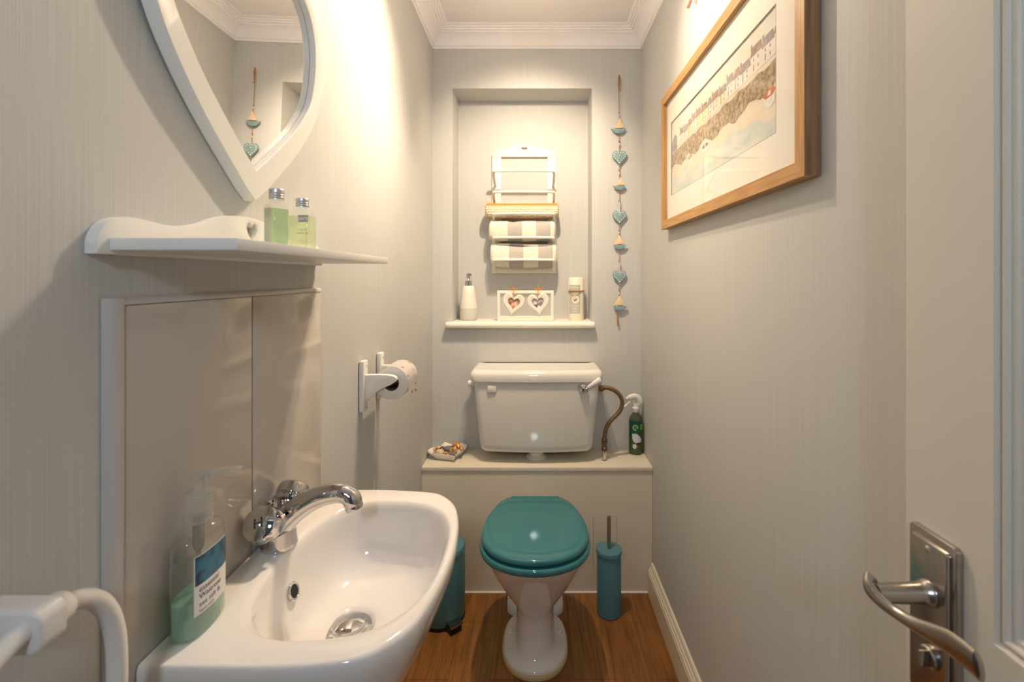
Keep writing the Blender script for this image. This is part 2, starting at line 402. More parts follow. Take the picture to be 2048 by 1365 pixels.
# door lining (behind the eye)
bm = nb(); box(bm, -.37, -.35, YF - .11, YF + .01, 0, 2.03); box(bm, .42, .44, YF - .11, YF + .01, 0, 2.03); box(bm, -.37, .44, YF - .11, YF + .01, 2.01, 2.03)
struct('trim_2', bm, 'door', smooth=False, norm=False)

# ================================================================== BACK OF THE ROOM
# boxed-in ledge
LZ = H - .7387; LY = 1.769
t = thing('boxed_in_ledge', (0, LY, 0), 'low cream painted box across the far end, carrying the cistern', 'ledge')
bm = nb(); box(bm, XL + .001, XR - .001, LY + .003, YB - .001, .001, LZ - .0165); put('front_panel', bm, 'cream', t, smooth=False)
bm = nb(); box(bm, XL + .001, XR - .001, LY - .002, YB - .001, LZ - .016, LZ, .0012); put('top_board', bm, 'cream', t)
bm = nb(); box(bm, .2235, .3145, LY + .0022, LY + .004, .10, H - .9335); a = put('access_panel', bm, 'cream', t)
bm = nb(); box(bm, .2222, .2235, LY + .00285, LY + .004, .10, H - .9322); box(bm, .3145, .3158, LY + .00285, LY + .004, .10, H - .9322); box(bm, .2222, .3158, LY + .00285, LY + .004, H - .9335, H - .9322)
put('panel_gap', bm, 'grout', a)
bm = nb(); box(bm, XL + .01, XR - .021, LY - .003, LY + .003, .0005, .004); put('sealant_bead', bm, 'white', t)
# niche sill
bm = nb(); SZ = H - .191
pr = [(YB - .0005, SZ - .026), (YB - .030, SZ - .026), (YB - .036, SZ - .022), (YB - .0385, SZ - .014), (YB - .037, SZ - .006), (YB - .032, SZ - .001), (YB - .028, SZ), (NY - .001, SZ), (NY - .001, SZ - .026)]
ins = lambda p: p[0] > YB - .0004
rows = []
def sillring(x, far): return [(x, min(y, far), z) for y, z in pr]
rx = [-.383, -.381, NX0 + .0008 - .0001, NX0 + .0008, NX1 - .0008, NX1 - .0007, .2476, .2496]
rings = []
for i, x in enumerate(rx):
    ring = sillring(x, NY - .001 if 3 <= i <= 4 else YB - .0005)
    if i in (0, 7): ring = [(x, y + (.002 if y < YB - .001 else 0), z * 1 + (.002 if z < SZ - .013 else -.002)) for _, y, z in ring]
    rings.append(ring)
loft(bm, rings); solo('niche_sill', bm, 'ivory', 'ivory painted sill board with rounded nose under the wall niche', 'sill', (0, YB, SZ), sharp=50)

# cistern -----------------------------------------------------------------
cx = .002
def cring(hw, yf, bulge, z, yb=YB - .004, n=14, rc=.03):
    """plan ring: flat back, rounded front corners, gently bowed front"""
    pts = [(cx - hw, yb)]
    pts += [(cx - hw, yf + rc + bulge)]
    for i in range(1, 7):
        a = R(180 + 90 * i / 6); pts.append((cx - hw + rc + rc * math.cos(a), yf + bulge + rc + rc * math.sin(a)))
    for i in range(1, n):
        u = i / n; x = (cx - hw + rc) + (2 * hw - 2 * rc) * u
        pts.append((x, yf + bulge * (2 * u - 1) ** 2))
    for i in range(0, 6):
        a = R(270 + 90 * i / 6); pts.append((cx + hw - rc + rc * math.cos(a), yf + bulge + rc + rc * math.sin(a)))
    pts += [(cx + hw, yf + rc + bulge), (cx + hw, yb)]
    return [Vector((x, y, z)) for x, y in pts]
t = thing('cistern', (cx, YB, LZ), 'white china toilet cistern standing against the back wall under the niche', 'cistern')
CF = 1.785
bm = nb()
loft(bm, [cring(.170, CF + .045, .014, H - .697), cring(.205, CF + .020, .014, H - .696), cring(.218, CF + .010, .014, H - .692), cring(.2235, CF + .004, .014, H - .682), cring(.227, CF, .013, H - .66), cring(.247, CF - .006, .012, H - .45), cring(.2505, CF - .007, .012, H - .405)])
tank = put('tank', bm, 'cistern', t, sharp=60)
bm = nb()
LF = CF - .018
loft(bm, [cring(.252, LF + .006, .013, H - .411), cring(.2605, LF, .013, H - .409), cring(.2625, LF - .001, .013, H - .400), cring(.2625, LF - .001, .013, H - .384), cring(.259, LF + .003, .013, H - .374), cring(.252, LF + .011, .013, H - .368), cring(.243, LF + .02, .013, H - .3655), cring(.234, LF + .028, .013, H - .3665), cring(.22, LF + .045, .012, H - .3675)])
put('lid', bm, 'cistern', t, sharp=60)
bm = nb(); box(bm, -.190, -.155, CF - .006, CF + .006, H - .452, H - .424, .004); put('badge', bm, 'cistern', tank)
bm = nb(); lathe(bm, (-.262, YB - .05, H - .445), [(.011, -.022), (.013, -.018), (.013, .004)], (1, 0, 0), 20)
bm2 = bm; put('overflow_cap', bm2, 'ivory', tank)
bm = nb(); lathe(bm, (.185, CF - .004, H - .436), [(.019, 0), (.019, .004), (.016, .008), (.012, .012), (.010, .020), (.007, .024), (.0001, .025)], (0, -1, 0), 30)
lathe(bm, (.197, CF - .022, H - .431), [(.005, -.014), (.006, 0), (.0045, .006)], (1, 0, .62), 16)
fh = put('flush_handle', bm, 'chrome', t)
bm = nb(); lathe(bm, (.199, CF - .022, H - .4285), [(.0035, 0), (.006, .004), (.011, .040), (.0125, .056), (.010, .061), (.0001, .062)], (1, 0, .62), 24); tag(put('lever', bm, 'ceramic', fh), 'white ceramic lever')
bm = nb(); lathe(bm, (cx, 1.87, LZ + .0005), [(.042, 0), (.042, .006), (.034, .010), (.030, .014), (.030, .044)], n=28); put('outlet_nut', bm, 'ivory', t)
# flexible water pipe
t = thing('water_supply_pipe', (.265, 1.84, LZ), 'curved brown braided water pipe rising beside the white cistern', 'pipe')
X0 = lambda px, Y: (px - 1072) * Y / 910
pts = [(.2515, 1.84, H - .452), (.268, 1.84, H - .447), (.289, 1.84, H - .447), (.318, 1.84, H - .458), (.342, 1.84, H - .482), (.349, 1.84, H - .512), (.336, 1.84, H - .545), (.308, 1.84, H - .574), (.287, 1.84, H - .603), (.279, 1.84, H - .632), (.277, 1.84, H - .655)]
bm = nb(); tube(bm, cr(pts, 8), .0085, 16); put('hose', bm, 'braid', t)
bm = nb(); lathe(bm, (.2555, 1.84, H - .4515), [(.010, 0), (.012, .001), (.012, .014), (.009, .016), (.009, .024)], (1, 0, .15), 6); put('upper_nut', bm, 'brass', t)
bm = nb(); lathe(bm, (.277, 1.84, H - .650), [(.0095, 0), (.012, -.004), (.0125, -.020), (.0095, -.026), (.0095, -.036), (.0118, -.038), (.0118, -.050), (.009, -.053)], (0, 0, 1), 10)
put('lower_nut', bm, 'brass', t)
bm = nb(); lathe(bm, (.277, 1.84, LZ + .0005), [(.011, 0), (.008, .002), (.008, .040)], n=18); put('tap_tail', bm, 'chrome', t)

# toilet --------------------------------------------------------------------
tx = -.003
def plan(half, z, sx=1, n=72, yc=None, s=1):
    """closed ring from a half outline [(y, halfwidth)...] (back to front)"""
    L = [Vector((w, y)) for y, w in half]; L = cr([(a.x, a.y, 0) for a in L], 5)
    yc = sum(p.y for p in L) / len(L) if yc is None else yc
    right = [(p.x, p.y) for p in L]; left = [(-x, y) for x, y in right[::-1]]
    if right[-1][0] < 1e-4: left = left[1:]
    if right[0][0] < 1e-4: left = left[:-1]
    return [Vector((tx + x * s, yc + (y - yc) * s, z)) for x, y in right + left]
t = thing('toilet', (tx, 1.55, 0), 'white pedestal toilet with a teal seat in front of the cream ledge', 'toilet')
def egg(a, yf, yb, z, n=64, p=2.2):
    """ring egg: fuller at back"""
    yc = yb - (yb - yf) * .52; out = []
    for i in range(n):
        th = 2 * math.pi * i / n; c, s = math.cos(th), math.sin(th)
        b = (yb - yc) if s > 0 else (yc - yf); pp = p + (.7 if s > 0 else 0)
        k = (abs(c) ** pp + abs(s) ** pp) ** (-1 / pp)
        out.append(Vector((tx + a * c * k, yc + b * s * k, z)))
    return out
bm = nb()
seq = [(.105, 1.385, 1.655, -1.2281), (.1045, 1.387, 1.652, -1.212), (.099, 1.392, 1.648, -1.206), (.070, 1.408, 1.645, -1.199), (.064, 1.418, 1.648, -1.185), (.0625, 1.432, 1.652, -1.15), (.063, 1.442, 1.658, -1.11), (.069, 1.440, 1.665, -1.075), (.092, 1.420, 1.672, -1.04), (.118, 1.392, 1.68, -.995), (.143, 1.360, 1.69, -.945), (.159, 1.330, 1.70, -.90), (.166, 1.305, 1.70, -.865), (.168, 1.296, 1.69, -.845), (.167, 1.296, 1.69, -.840), (.12, 1.36, 1.64, -.840)]
loft(bm, [egg(a, yf, yb, H + z) for a, yf, yb, z in seq])
# rear foot and trap
loft(bm, [superell(tx, 1.70, a, b, 3, 40, H + z) for a, b, z in ((.105, .062, -1.2281), (.103, .061, -1.20), (.09, .055, -1.19), (.066, .05, -1.17), (.064, .05, -1.05), (.07, .05, -.95))])
bowl = put('bowl', bm, 'ceramic', t, sharp=60)
bm = nb()
loft(bm, [egg(a, yf, yb, H + z) for a, yf, yb, z in ((.108, 1.381, 1.655, -1.2284), (.1085, 1.3805, 1.655, -1.220), (.1062, 1.384, 1.655, -1.215), (.100, 1.392, 1.65, -1.214))])
tag(put('sealant_bead', bm, 'seal', bowl, sharp=60), 'yellowed sealant line round the foot')
for s in (-1, 1):
    bm = nb(); lathe(bm, (tx + s * .083, 1.545, H - 1.204), [(.011, -.006), (.011, .003), (.008, .007), (.0001, .008)], (s * .25, 0, 1), 20); put('bolt_cap', bm, 'plastic', bowl)
seathalf = [(1.660, .001), (1.660, .05), (1.656, .085), (1.643, .106), (1.609, .130), (1.556, .150), (1.473, .1665), (1.391, .1630), (1.329, .134), (1.294, .091), (1.277, .045), (1.2715, .001)]
def seatring(s, z, dy=0):
    L = cr([(w * s, 1.46 + (y - 1.46) * s + dy, 0) for y, w in seathalf], 5)
    right = [(p.x, p.y) for p in L]; left = [(-x, y) for x, y in right[::-1]][1:-1]
    return [Vector((tx + x, y, H + z)) for x, y in right + left]
bm = nb()
loftring(bm, [seatring(1.0, -.839), seatring(1.028, -.837), seatring(1.038, -.829), seatring(1.030, -.821), seatring(1.0, -.8185), seatring(.70, -.820), seatring(.70, -.838)])
put('seat', bm, 'teal', t, sharp=60)
bm = nb()
loft(bm, [seatring(.94, -.8135), seatring(.985, -.8125), seatring(.999, -.807), seatring(.994, -.8005), seatring(.975, -.7965), seatring(.93, -.7945), seatring(.80, -.7930), seatring(.55, -.7918), seatring(.25, -.7912)])
lidp = put('lid', bm, 'teal', t, sharp=60)
bm = nb(); box(bm, tx - .086, tx + .086, 1.631, 1.648, H - .7975, H - .7918, .002); put('hinge_bar', bm, 'teal', lidp)

# toilet brush -----------------------------------------------------------------
bx, by = .268, 1.668
t = thing('toilet_brush', (bx, by, 0), 'teal cylinder toilet brush holder with a steel rod handle', 'toilet brush')
bm = nb(); lathe(bm, (bx, by, .0005), [(.041, 0), (.0435, .003), (.0435, .215), (.042, .219)], n=48); put('holder', bm, 'tealmetal', t)
bm = nb(); lathe(bm, (bx, by, .2195), [(.045, 0), (.0465, .002), (.0465, .013), (.045, .0155), (.012, .016), (.0001, .016)], n=48); put('lid', bm, 'tealmetal', t)
bm = nb(); lathe(bm, (bx, by, .2355), [(.0075, 0), (.0075, .112), (.006, .117), (.0001, .118)], n=20); put('handle', bm, 'steel', t)

# pedal bin --------------------------------------------------------------------
bx, by = -.342, 1.655
t = thing('pedal_bin', (bx, by, 0), 'small round teal pedal bin half hidden behind the wash basin', 'bin')
bm = nb(); lathe(bm, (bx, by, .012), [(.082, 0), (.083, .004), (.084, .215), (.083, .218)], n=56); body = put('body', bm, 'tealmetal', t)
bm = nb(); lathe(bm, (bx, by, .2305), [(.082, 0), (.0845, .0005), (.0845, .005), (.082, .006)], n=56); put('rim', bm, 'silvercap', body)
bm = nb(); lathe(bm, (bx, by, .237), [(.080, 0), (.0845, .001), (.0845, .014), (.080, .021), (.05, .027), (.0001, .030)], n=56); put('lid', bm, 'tealmetal', t)
bm = nb(); lathe(bm, (bx, by, .0005), [(.083, 0), (.084, .003), (.083, .0115)], n=56)
d = Vector((.62, -.78, 0)).normalized(); q = Vector((-d.y, d.x, 0)); c = Vector((bx, by, 0)) + d * .078
loft(bm, [[c + q * a + d * b + Vector((0, 0, z)) for a, b in ((-.026, 0), (.026, 0), (.022, .028), (-.022, .028))] for z in (.001, .022)])
put('base', bm, 'black', t)
bm = nb(); c = c + d * .014
loft(bm, [[c + q * a + d * b + Vector((0, 0, z)) for a, b in ((-.023, -.012), (.023, -.012), (.023, .024), (-.023, .024))] for z in (.026, .031)]); put('pedal', bm, 'nickel', t)

# air freshener spray -------------------------------------------------------------
bx, by = .4195, 1.913
t = thing('air_freshener_spray', (bx, by, LZ), 'trigger spray air freshener bottle with a dark green label in the ledge corner', 'spray bottle')
bm = nb(); lathe(bm, (bx, by, LZ + .0005), [(.020, 0), (.0275, .002), (.0285, .008), (.0285, .135), (.027, .145), (.021, .157), (.014, .163), (.013, .172)], n=40)
M['sprayliq'] = clear('grey_green_liquid', (.55, .60, .48), haze=.6, hazecol=(.22, .26, .16)); b = put('bottle', bm, 'sprayliq', t, sharp=50)
LG = mat('dark_green_print', (.018, .075, .085), .3, vary=((1, 1, 1), 60, (.012, .10, .03), .4, .6))
COC = mat('coconut_white_print', (.62, .66, .76), .4); LIME = mat('lime_print', (.25, .42, .02), .4); BRN = mat('brown_print', (.10, .03, .015), .4); LEAF = mat('leaf_print', (.06, .12, .03), .4)
def cyl(cx_, cy_, r, z0, a0=0):   # u = arc length, v = height, facing the camera (-Y) turned by a0
    return lambda u, v, d: (cx_ + (r + d) * math.sin(u / r + a0), cy_ - (r + d) * math.cos(u / r + a0), z0 + v)
Pc = cyl(bx, by, .0287, LZ, .05)
bm = nb(); patch(bm, -.045, .045, .022, .140, Pc, 0, n=40)
patch(bm, -.045, .045, .022, .078, Pc, 5, .0004, 40)
patch(bm, .012, .030, .105, .128, Pc, 3, .0006, 8)
def disc(bm, P, u, v, ru, rv, mi, d, n=24, a0=0):
    vs = [bm.verts.new(P(u + ru * math.cos(2 * math.pi * i / n), v + rv * math.sin(2 * math.pi * i / n), d)) for i in range(n)]
    bm.faces.new(vs).material_index = mi
def ringp(bm, P, u, v, r0, r1, mi, d, n=24, a=0, b=360):
    vs = [(bm.verts.new(P(u + r0 * math.cos(R(a + (b - a) * i / n)), v + r0 * math.sin(R(a + (b - a) * i / n)), d)), bm.verts.new(P(u + r1 * math.cos(R(a + (b - a) * i / n)), v + r1 * math.sin(R(a + (b - a) * i / n)), d))) for i in range(n + 1)]
    for p, q in zip(vs, vs[1:]): bm.faces.new((p[0], p[1], q[1], q[0])).material_index = mi
ringp(bm, Pc, -.009, .115, .0085, .0115, 2, .0006, a=-20, b=290); text(bm, 'AIR', .006, lambda u, v, d: Pc(u - .009, v + .1155, d), 2, off=.0007); text(bm, 'wick', .0055, lambda u, v, d: Pc(u - .009, v + .111, d), 2, off=.0007)
def ppoly(bm, pts, P, mi, d, n=16):
    us = [p[0] for p in pts]; a, b = min(us) + 1e-6, max(us) - 1e-6; cols = []
    for i in range(n + 1):
        u = a + (b - a) * i / n; vs = []
        for (x0, y0), (x1, y1) in zip(pts, pts[1:] + pts[:1]):
            if min(x0, x1) <= u <= max(x0, x1) and x0 != x1: vs.append(y0 + (y1 - y0) * (u - x0) / (x1 - x0))
        cols.append((bm.verts.new(P(u, min(vs), d)), bm.verts.new(P(u, max(vs) + 1e-6, d))))
    for p, q in zip(cols, cols[1:]): bm.faces.new((p[0], q[0], q[1], p[1])).material_index = mi
poly = [(-.024, .088), (-.004, .090), (.010, .078), (.017, .064), (.012, .052), (-.004, .048), (-.020, .060)]
ppoly(bm, poly, Pc, 1, .0006)
poly = [(-.006, .052), (.012, .054), (.015, .046), (.006, .041), (-.002, .045)]
ppoly(bm, poly, Pc, 4, .0008)
for k in range(5): disc(bm, Pc, -.012 + .005 * math.cos(k * 1.257), .037 + .006 * math.sin(k * 1.257), .004, .005, 1, .0007 + k * .0001, 10)
put('label', bm, [LG, COC, mat('pale_green_print', (.50, .66, .40), .4), LIME, BRN, LEAF], b, norm=False)
bm = nb(); lathe(bm, (bx, by, LZ + .1725), [(.0135, 0), (.0145, .001), (.0145, .018), (.011, .020), (.009, .026), (.009, .036)], n=28)
hd = cr([(bx + .013, by, LZ + .197), (bx + .018, by, LZ + .215), (bx + .010, by, LZ + .232), (bx - .006, by, LZ + .238), (bx - .024, by, LZ + .233), (bx - .033, by, LZ + .229)], 5)
tube(bm, hd, [.006, .008, .009, .010] + [.0125] * 6 + [.012] * (len(hd) - 14) + [.010, .009, .008, .007], 14, flat=.8)
hh = put('spray_head', bm, 'plastic', t, sharp=60)
bm = nb(); lathe(bm, (bx - .037, by, LZ + .229), [(.006, -.005), (.0075, 0), (.0075, .004), (.004, .006)], (-1, 0, -.1), 16); put('nozzle', bm, 'plastic', hh)
bm = nb(); tube(bm, cr([(bx - .018, by, LZ + .224), (bx - .030, by, LZ + .210), (bx - .042, by, LZ + .198), (bx - .050, by, LZ + .194)], 5), .0045, 10); put('trigger', bm, 'plastic', hh)

# heart dish with shells -----------------------------------------------------------
dx_, dy_ = -.352, 1.862
t = thing('heart_dish', (dx_, dy_, LZ), 'small white heart shaped dish of shells on the ledge left end', 'dish')
rot = R(28)
def hring(w, h, z): return [Vector((dx_ + a, dy_ + b, LZ + z)) for a, b in heart2d(w, h, 56, rot=rot)]
bm = nb(); loft(bm, [hring(.10, .085, .0005), hring(.118, .10, .002), hring(.160, .135, .024), hring(.166, .140, .028), hring(.162, .136, .0295), hring(.154, .129, .026), hring(.115, .097, .008), hring(.10, .085, .006)])
tag(put('dish', bm, 'ceramic', t, sharp=60), None)
SH = {'amber': mat('amber_shell', (.48, .13, .02), .2, vary=((1, 1, 1), 120, (.75, .40, .12), .4, .6)), 'tan': mat('tan_shell', (.62, .38, .14), .5, vary=((1, 1, 1), 90, (.34, .15, .05), .45, .6)),
      'white': mat('white_pebble', (.80, .74, .68), .6), 'slate': mat('slate_stone', (.17, .18, .19), .6), 'brown': mat('dark_brown_shell', (.13, .035, .015), .3), 'pale': mat('pale_sand_shell', (.75, .62, .42), .6)}
def blob(bm, c, r, seed, rough=.18, n=12):
    rnd = random.Random(seed); ph = [rnd.uniform(0, 6.28) for _ in range(6)]
    v = bmesh.ops.create_uvsphere(bm, u_segments=16, v_segments=10, radius=1)['verts']
    for x in v:
        k = 1 + rough * (math.sin(3 * x.co.x + ph[0]) * math.cos(4 * x.co.y + ph[1]) + .5 * math.sin(7 * x.co.z + ph[2]) * math.sin(5 * x.co.x + ph[3]))
        x.co = Vector((x.co.x * r[0] * k, x.co.y * r[1] * k, x.co.z * r[2] * k))
    bmesh.ops.translate(bm, verts=v, vec=c)
def spiral_shell(bm, c, r, d, seed):
    """turban shell: a coil of shrinking whorls about axis d"""
    u, v = frame_of(d); d = Vector(d).normalized(); pts = []; rad = []
    for i in range(46):
        a = i * .42; k = math.exp(-.075 * i)
        pts.append(Vector(c) + (u * math.cos(a) + v * math.sin(a)) * r * .55 * k + d * r * (1 - k) * 1.35); rad.append(r * .52 * k)
    tube(bm, pts, rad, 10)
G = 'shells and stones in the heart dish'
items = [  # x offset, y offset, z, size, colour, kind, name, label
    (.022, .018, .044, .017, 'amber', 's', 'sea_shell', 'glossy amber whorled shell, highest on the pile in the dish'),
    (.040, .012, .034, .012, 'amber', 's', 'sea_shell', 'small amber shell beside the big glossy amber one'),
    (-.018, .026, .035, (.020, .015, .013), 'white', 'b', 'pebble', 'rough white lump at the back of the shell dish'),
    (-.010, .004, .034, (.017, .013, .010), 'slate', 'b', 'pebble', 'slate grey stone on top in the middle of the dish'),
    (-.058, .006, .030, .015, 'tan', 's', 'sea_shell', 'tan pointed shell at the rounded left end of dish'),
    (-.034, .014, .028, (.014, .011, .010), 'brown', 'b', 'sea_shell', 'dark brown shell between the tan shell and the white lump'),
    (-.036, -.012, .026, (.014, .011, .010), 'pale', 'b', 'pebble', 'pale sandy pebble near the front rim of dish'),
    (-.010, -.022, .025, .0115, 'tan', 's', 'sea_shell', 'small tan banded shell against the front rim of dish'),
    (.012, -.010, .034, .015, 'tan', 's', 'sea_shell', 'tan coiled shell directly under the amber shells'),
    (.020, -.026, .025, (.013, .009, .006), 'slate', 'b', 'pebble', 'flat grey stone near the heart point of dish'),
    (.030, -.014, .028, .009, 'amber', 's', 'sea_shell', 'tiny amber shell next to the ribbed scallop shell'),
    (-.022, -.006, .028, .010, 'brown', 's', 'sea_shell', 'dark coiled shell under the slate stone')]
for ox, oy, oz, r, col, k, nm, lab in items:
    r = tuple(q * 1.2 for q in r) if k == 'b' else r * 1.3
    c = Vector((dx_ + ox, dy_ + oy, LZ + oz)); bm = nb()
    if k == 's': spiral_shell(bm, c - Vector((0, 0, r * .35)), r, (random.uniform(-.6, .6), -.5, .7), 1)
    else: blob(bm, c, r, int(ox * 9999))
    solo(nm, bm, SH[col], lab, 'shell' if nm == 'sea_shell' else 'stone', c, G, sharp=60)
# scallop leaning on the right side
bm = nb(); c = Vector((dx_ + .052, dy_ + .000, LZ + .020)); n = 31
rows = []
for j in range(7):
    row = []
    for i in range(n):
        a = R(-75 + 150 * i / (n - 1)); rr = .046 * (j + .3) / 6.3; rib = .0012 * math.cos(i * math.pi / 1.5) * (j / 6)
        lx, ly = rr * math.sin(a) * .75, rr * math.cos(a); lz = .012 * math.cos(rr / .046 * 1.5) * math.cos(a * .6) + rib
        ca, sa = math.cos(R(52)), math.sin(R(52))
        row.append(c + Vector((lx * .35 + lz * .8 - .006, (ly - .03) * .95, .014 + lx * .62 * sa + lz * .5)))
    rows.append(row)
loft(bm, rows, False, False, closed=False)
r_ = bmesh.ops.solidify(bm, geom=bm.faces[:], thickness=.0016)
solo('scallop_shell', bm, SH['white'], 'large whitish ribbed scallop shell leaning on the right rim of dish', 'shell', c, G, sharp=60)

# ================================================================== NICHE THINGS
# soap dispenser
bx, by = -.302, 2.035
t = thing('soap_dispenser', (bx, by, SZ), 'cream ceramic soap dispenser with chrome pump in the niche corner', 'soap dispenser')
dm = mat('two_tone_ceramic', (.84, .80, .72), .35); nt = dm.node_tree
sp = nt.nodes.new('ShaderNodeSeparateXYZ'); gt = nt.nodes.new('ShaderNodeMath'); gt.operation = 'GREATER_THAN'; gt.inputs[1].default_value = .054
mx = nt.nodes.new('ShaderNodeMix'); mx.data_type = 'RGBA'; mx.inputs[6].default_value = (.62, .63, .58, 1); mx.inputs[7].default_value = (.86, .81, .73, 1)
nt.links.new(nt.nodes['Texture Coordinate'].outputs['Object'], sp.inputs[0]); nt.links.new(sp.outputs[2], gt.inputs[0]); nt.links.new(gt.outputs[0], mx.inputs[0]); nt.links.new(mx.outputs[2], nt.nodes['Principled BSDF'].inputs['Base Color'])
bm = nb(); lathe(bm, (bx, by, SZ + .0005), [(.034, 0), (.037, .003), (.0385, .03), (.0385, .054), (.036, .085), (.032, .12), (.027, .147), (.024, .152), (.016, .153)], n=48); put('body', bm, dm, t, sharp=50)
bm = nb(); lathe(bm, (bx, by, SZ + .1535), [(.0155, 0), (.0155, .021), (.006, .022), (.005, .032), (.009, .033), (.009, .054), (.0001, .056)], n=28)
tube(bm, [(bx + .004, by - .004, SZ + .205), (bx + .012, by - .02, SZ + .207), (bx + .016, by - .034, SZ + .201)], [.005, .004, .003], 10)
put('pump', bm, 'chrome', t)
# pillar candle
bx, by = .180, 2.04
t = thing('pillar_candle', (bx, by, SZ), 'tall cream pillar candle with grey label and twine in niche', 'candle')
bm = nb(); lathe(bm, (bx, by, SZ + .0005), [(.0335, 0), (.0345, .002), (.0345, .186), (.032, .190), (.020, .188), (.0001, .186)], n=48)
M['wax'] = mat('cream_wax', (.86, .80, .66), .45, sss=.2); b = put('candle_body', bm, 'wax', t, sharp=50)
Pc = cyl(bx, by, .0346, SZ, -.30)
GL = mat('grey_candle_label', (.50, .50, .44), .5)
bm = nb(); patch(bm, -.026, .026, .030, .157, Pc, 0, .0003, 20)
text(bm, 'AROMA', .012, lambda u, v, d: Pc(u, v + .142, d), 1, off=.0007)
text(bm, 'White Flower', .0085, lambda u, v, d: Pc(u, v + .062, d), 1, off=.0007); text(bm, 'Candle', .0085, lambda u, v, d: Pc(u, v + .050, d), 1, off=.0007); text(bm, 'scented', .006, lambda u, v, d: Pc(u, v + .040, d), 1, off=.0007)
ringp(bm, Pc, .004, .093, .0105, .0165, 1, .0006)
put('label', bm, [GL, 'whiteink'], b, norm=False)
bm = nb(); c1 = circle((bx, by, SZ + .132), .0362, 40, (1, 0, 0), (0, 1, .03)); tube(bm, c1 + c1[:1], .0012, 8)
c1 = circle((bx, by, SZ + .127), .0362, 40, (1, 0, .04), (0, 1, 0)); tube(bm, c1 + c1[:1], .0012, 8)
vv = [Pc(u, .124 - .018 * (1 - abs(u) / .03), .001) for u in [-.03 + .006 * i for i in range(11)]]; tube(bm, vv, .001, 8); put('twine', bm, 'twine', t)
bm = nb(); slab(bm, heart2d(.019, .018, 32), lambda u, v, d: Pc(u, v + .097, d), .0015, .0045, .0008); put('heart_tag', bm, 'sail', t)
# photo stand: rectangle rail with two hanging hearts
fx0, fx1, fz0, fz1, fy = -.168, .077, SZ + .0005, SZ + .133, 1.985
t = thing('double_photo_stand', ((fx0 + fx1) / 2, fy, SZ), 'cream open rectangular stand with two hanging heart photo frames', 'photo frame')
bm = nb(); e = .0125; slab(bm, [(fx0, fz0), (fx1, fz0), (fx1, fz1), (fx0, fz1)], lambda u, v, d: (u, fy + .012 - d, v), 0, .024, .0015, holes=[[(fx0 + e, fz0 + .022), (fx1 - e, fz0 + .022), (fx1 - e, fz1 - e), (fx0 + e, fz1 - e)]])
put('rail_frame', bm, 'ivory', t, sharp=30)
for hx, ro, pal in ((-.099, R(-9), 0), (.011, R(7), 1)):
    hc = fz0 + .072
    P = lambda u, v, d: (hx + u, fy - .015 - d, hc + v)
    HW, HH = .094, .094
    bm = nb()
    o1, i1 = heart2d(HW, HH, 64, rot=ro), heart2d(HW * .62, HH * .60, 64, cx=.002 if pal == 0 else -.002, cy=.002, rot=ro)
    i2 = heart2d(HW * .56, HH * .54, 64, cx=.002 if pal == 0 else -.002, cy=.002, rot=ro); o2 = heart2d(HW * .96, HH * .96, 64, rot=ro)
    loftring(bm, [[Vector(P(a, b, d)) for a, b in L] for L, d in ((o1, -.007), (o1, .001), (o2, .0035), (i1, .0035), (i2, .001), (i2, -.007))])
    hf = put('heart_frame', bm, 'ivory', t, sharp=40)
    if pal == 0: cols = [(.42, .24, .15), (.66, .30, .19), (.30, .12, .07), (.78, .50, .38), (.55, .26, .17)]
    else: cols = [(.50, .44, .42), (.16, .12, .12), (.72, .70, .70), (.30, .24, .24), (.80, .78, .76)]
    ms = [mat('photo_tone', c, .3) for c in cols]
    bm = nb(); bm.faces.new([bm.verts.new(P(a, b, -.003)) for a, b in heart2d(HW * .66, HH * .64, 64, cx=.002 if pal == 0 else -.002, cy=.002, rot=ro)])
    rnd = random.Random(3 + pal)
    for a, b, ra, rb, mi in ((-.010, -.004, .009, .014, 1), (.009, .000, .010, .013, 3), (.002, -.014, .007, .010, 4), (-.013, .006, .008, .006, 2), (.014, -.010, .006, .008, 2), (.005, .010, .006, .004, 2), (-.004, .001, .003, .009, 3), (.010, .006, .004, .004, 1)):
        disc(bm, P, a, b, ra, rb, mi, -.0025 + .0002 * mi, 20)
    put('photo', bm, ms, hf, norm=False)
    bm = nb(); top = hc + .030; X = hx + (.004 if pal == 0 else -.004) - (.004 if pal == 0 else 0)
    tube(bm, [(X, fy - .018, top), (X + .001, fy - .018, top + .015), (X + .003, fy - .0145, fz1 + .001), (X + .003, fy + .013, fz1 + .0015)], .0018, 8)
    for s in (-1, 1):
        loopp = cr([(X + .003, fy - .008, fz1 + .003), (X + .003 + s * .012, fy - .010, fz1 + .007), (X + .003 + s * .019, fy - .008, fz1 + .005), (X + .003 + s * .012, fy - .006, fz1 + .002), (X + .003, fy - .008, fz1 + .003)], 5); tube(bm, loopp, .0014, 8)
        tube(bm, [(X + .003, fy - .008, fz1 + .003), (X + .003 + s * .006, fy - .012, fz1 + (.012 if pal == 0 or s < 0 else .026))], .0014, 8)
    put('twine_bow', bm, 'raffia', hf)

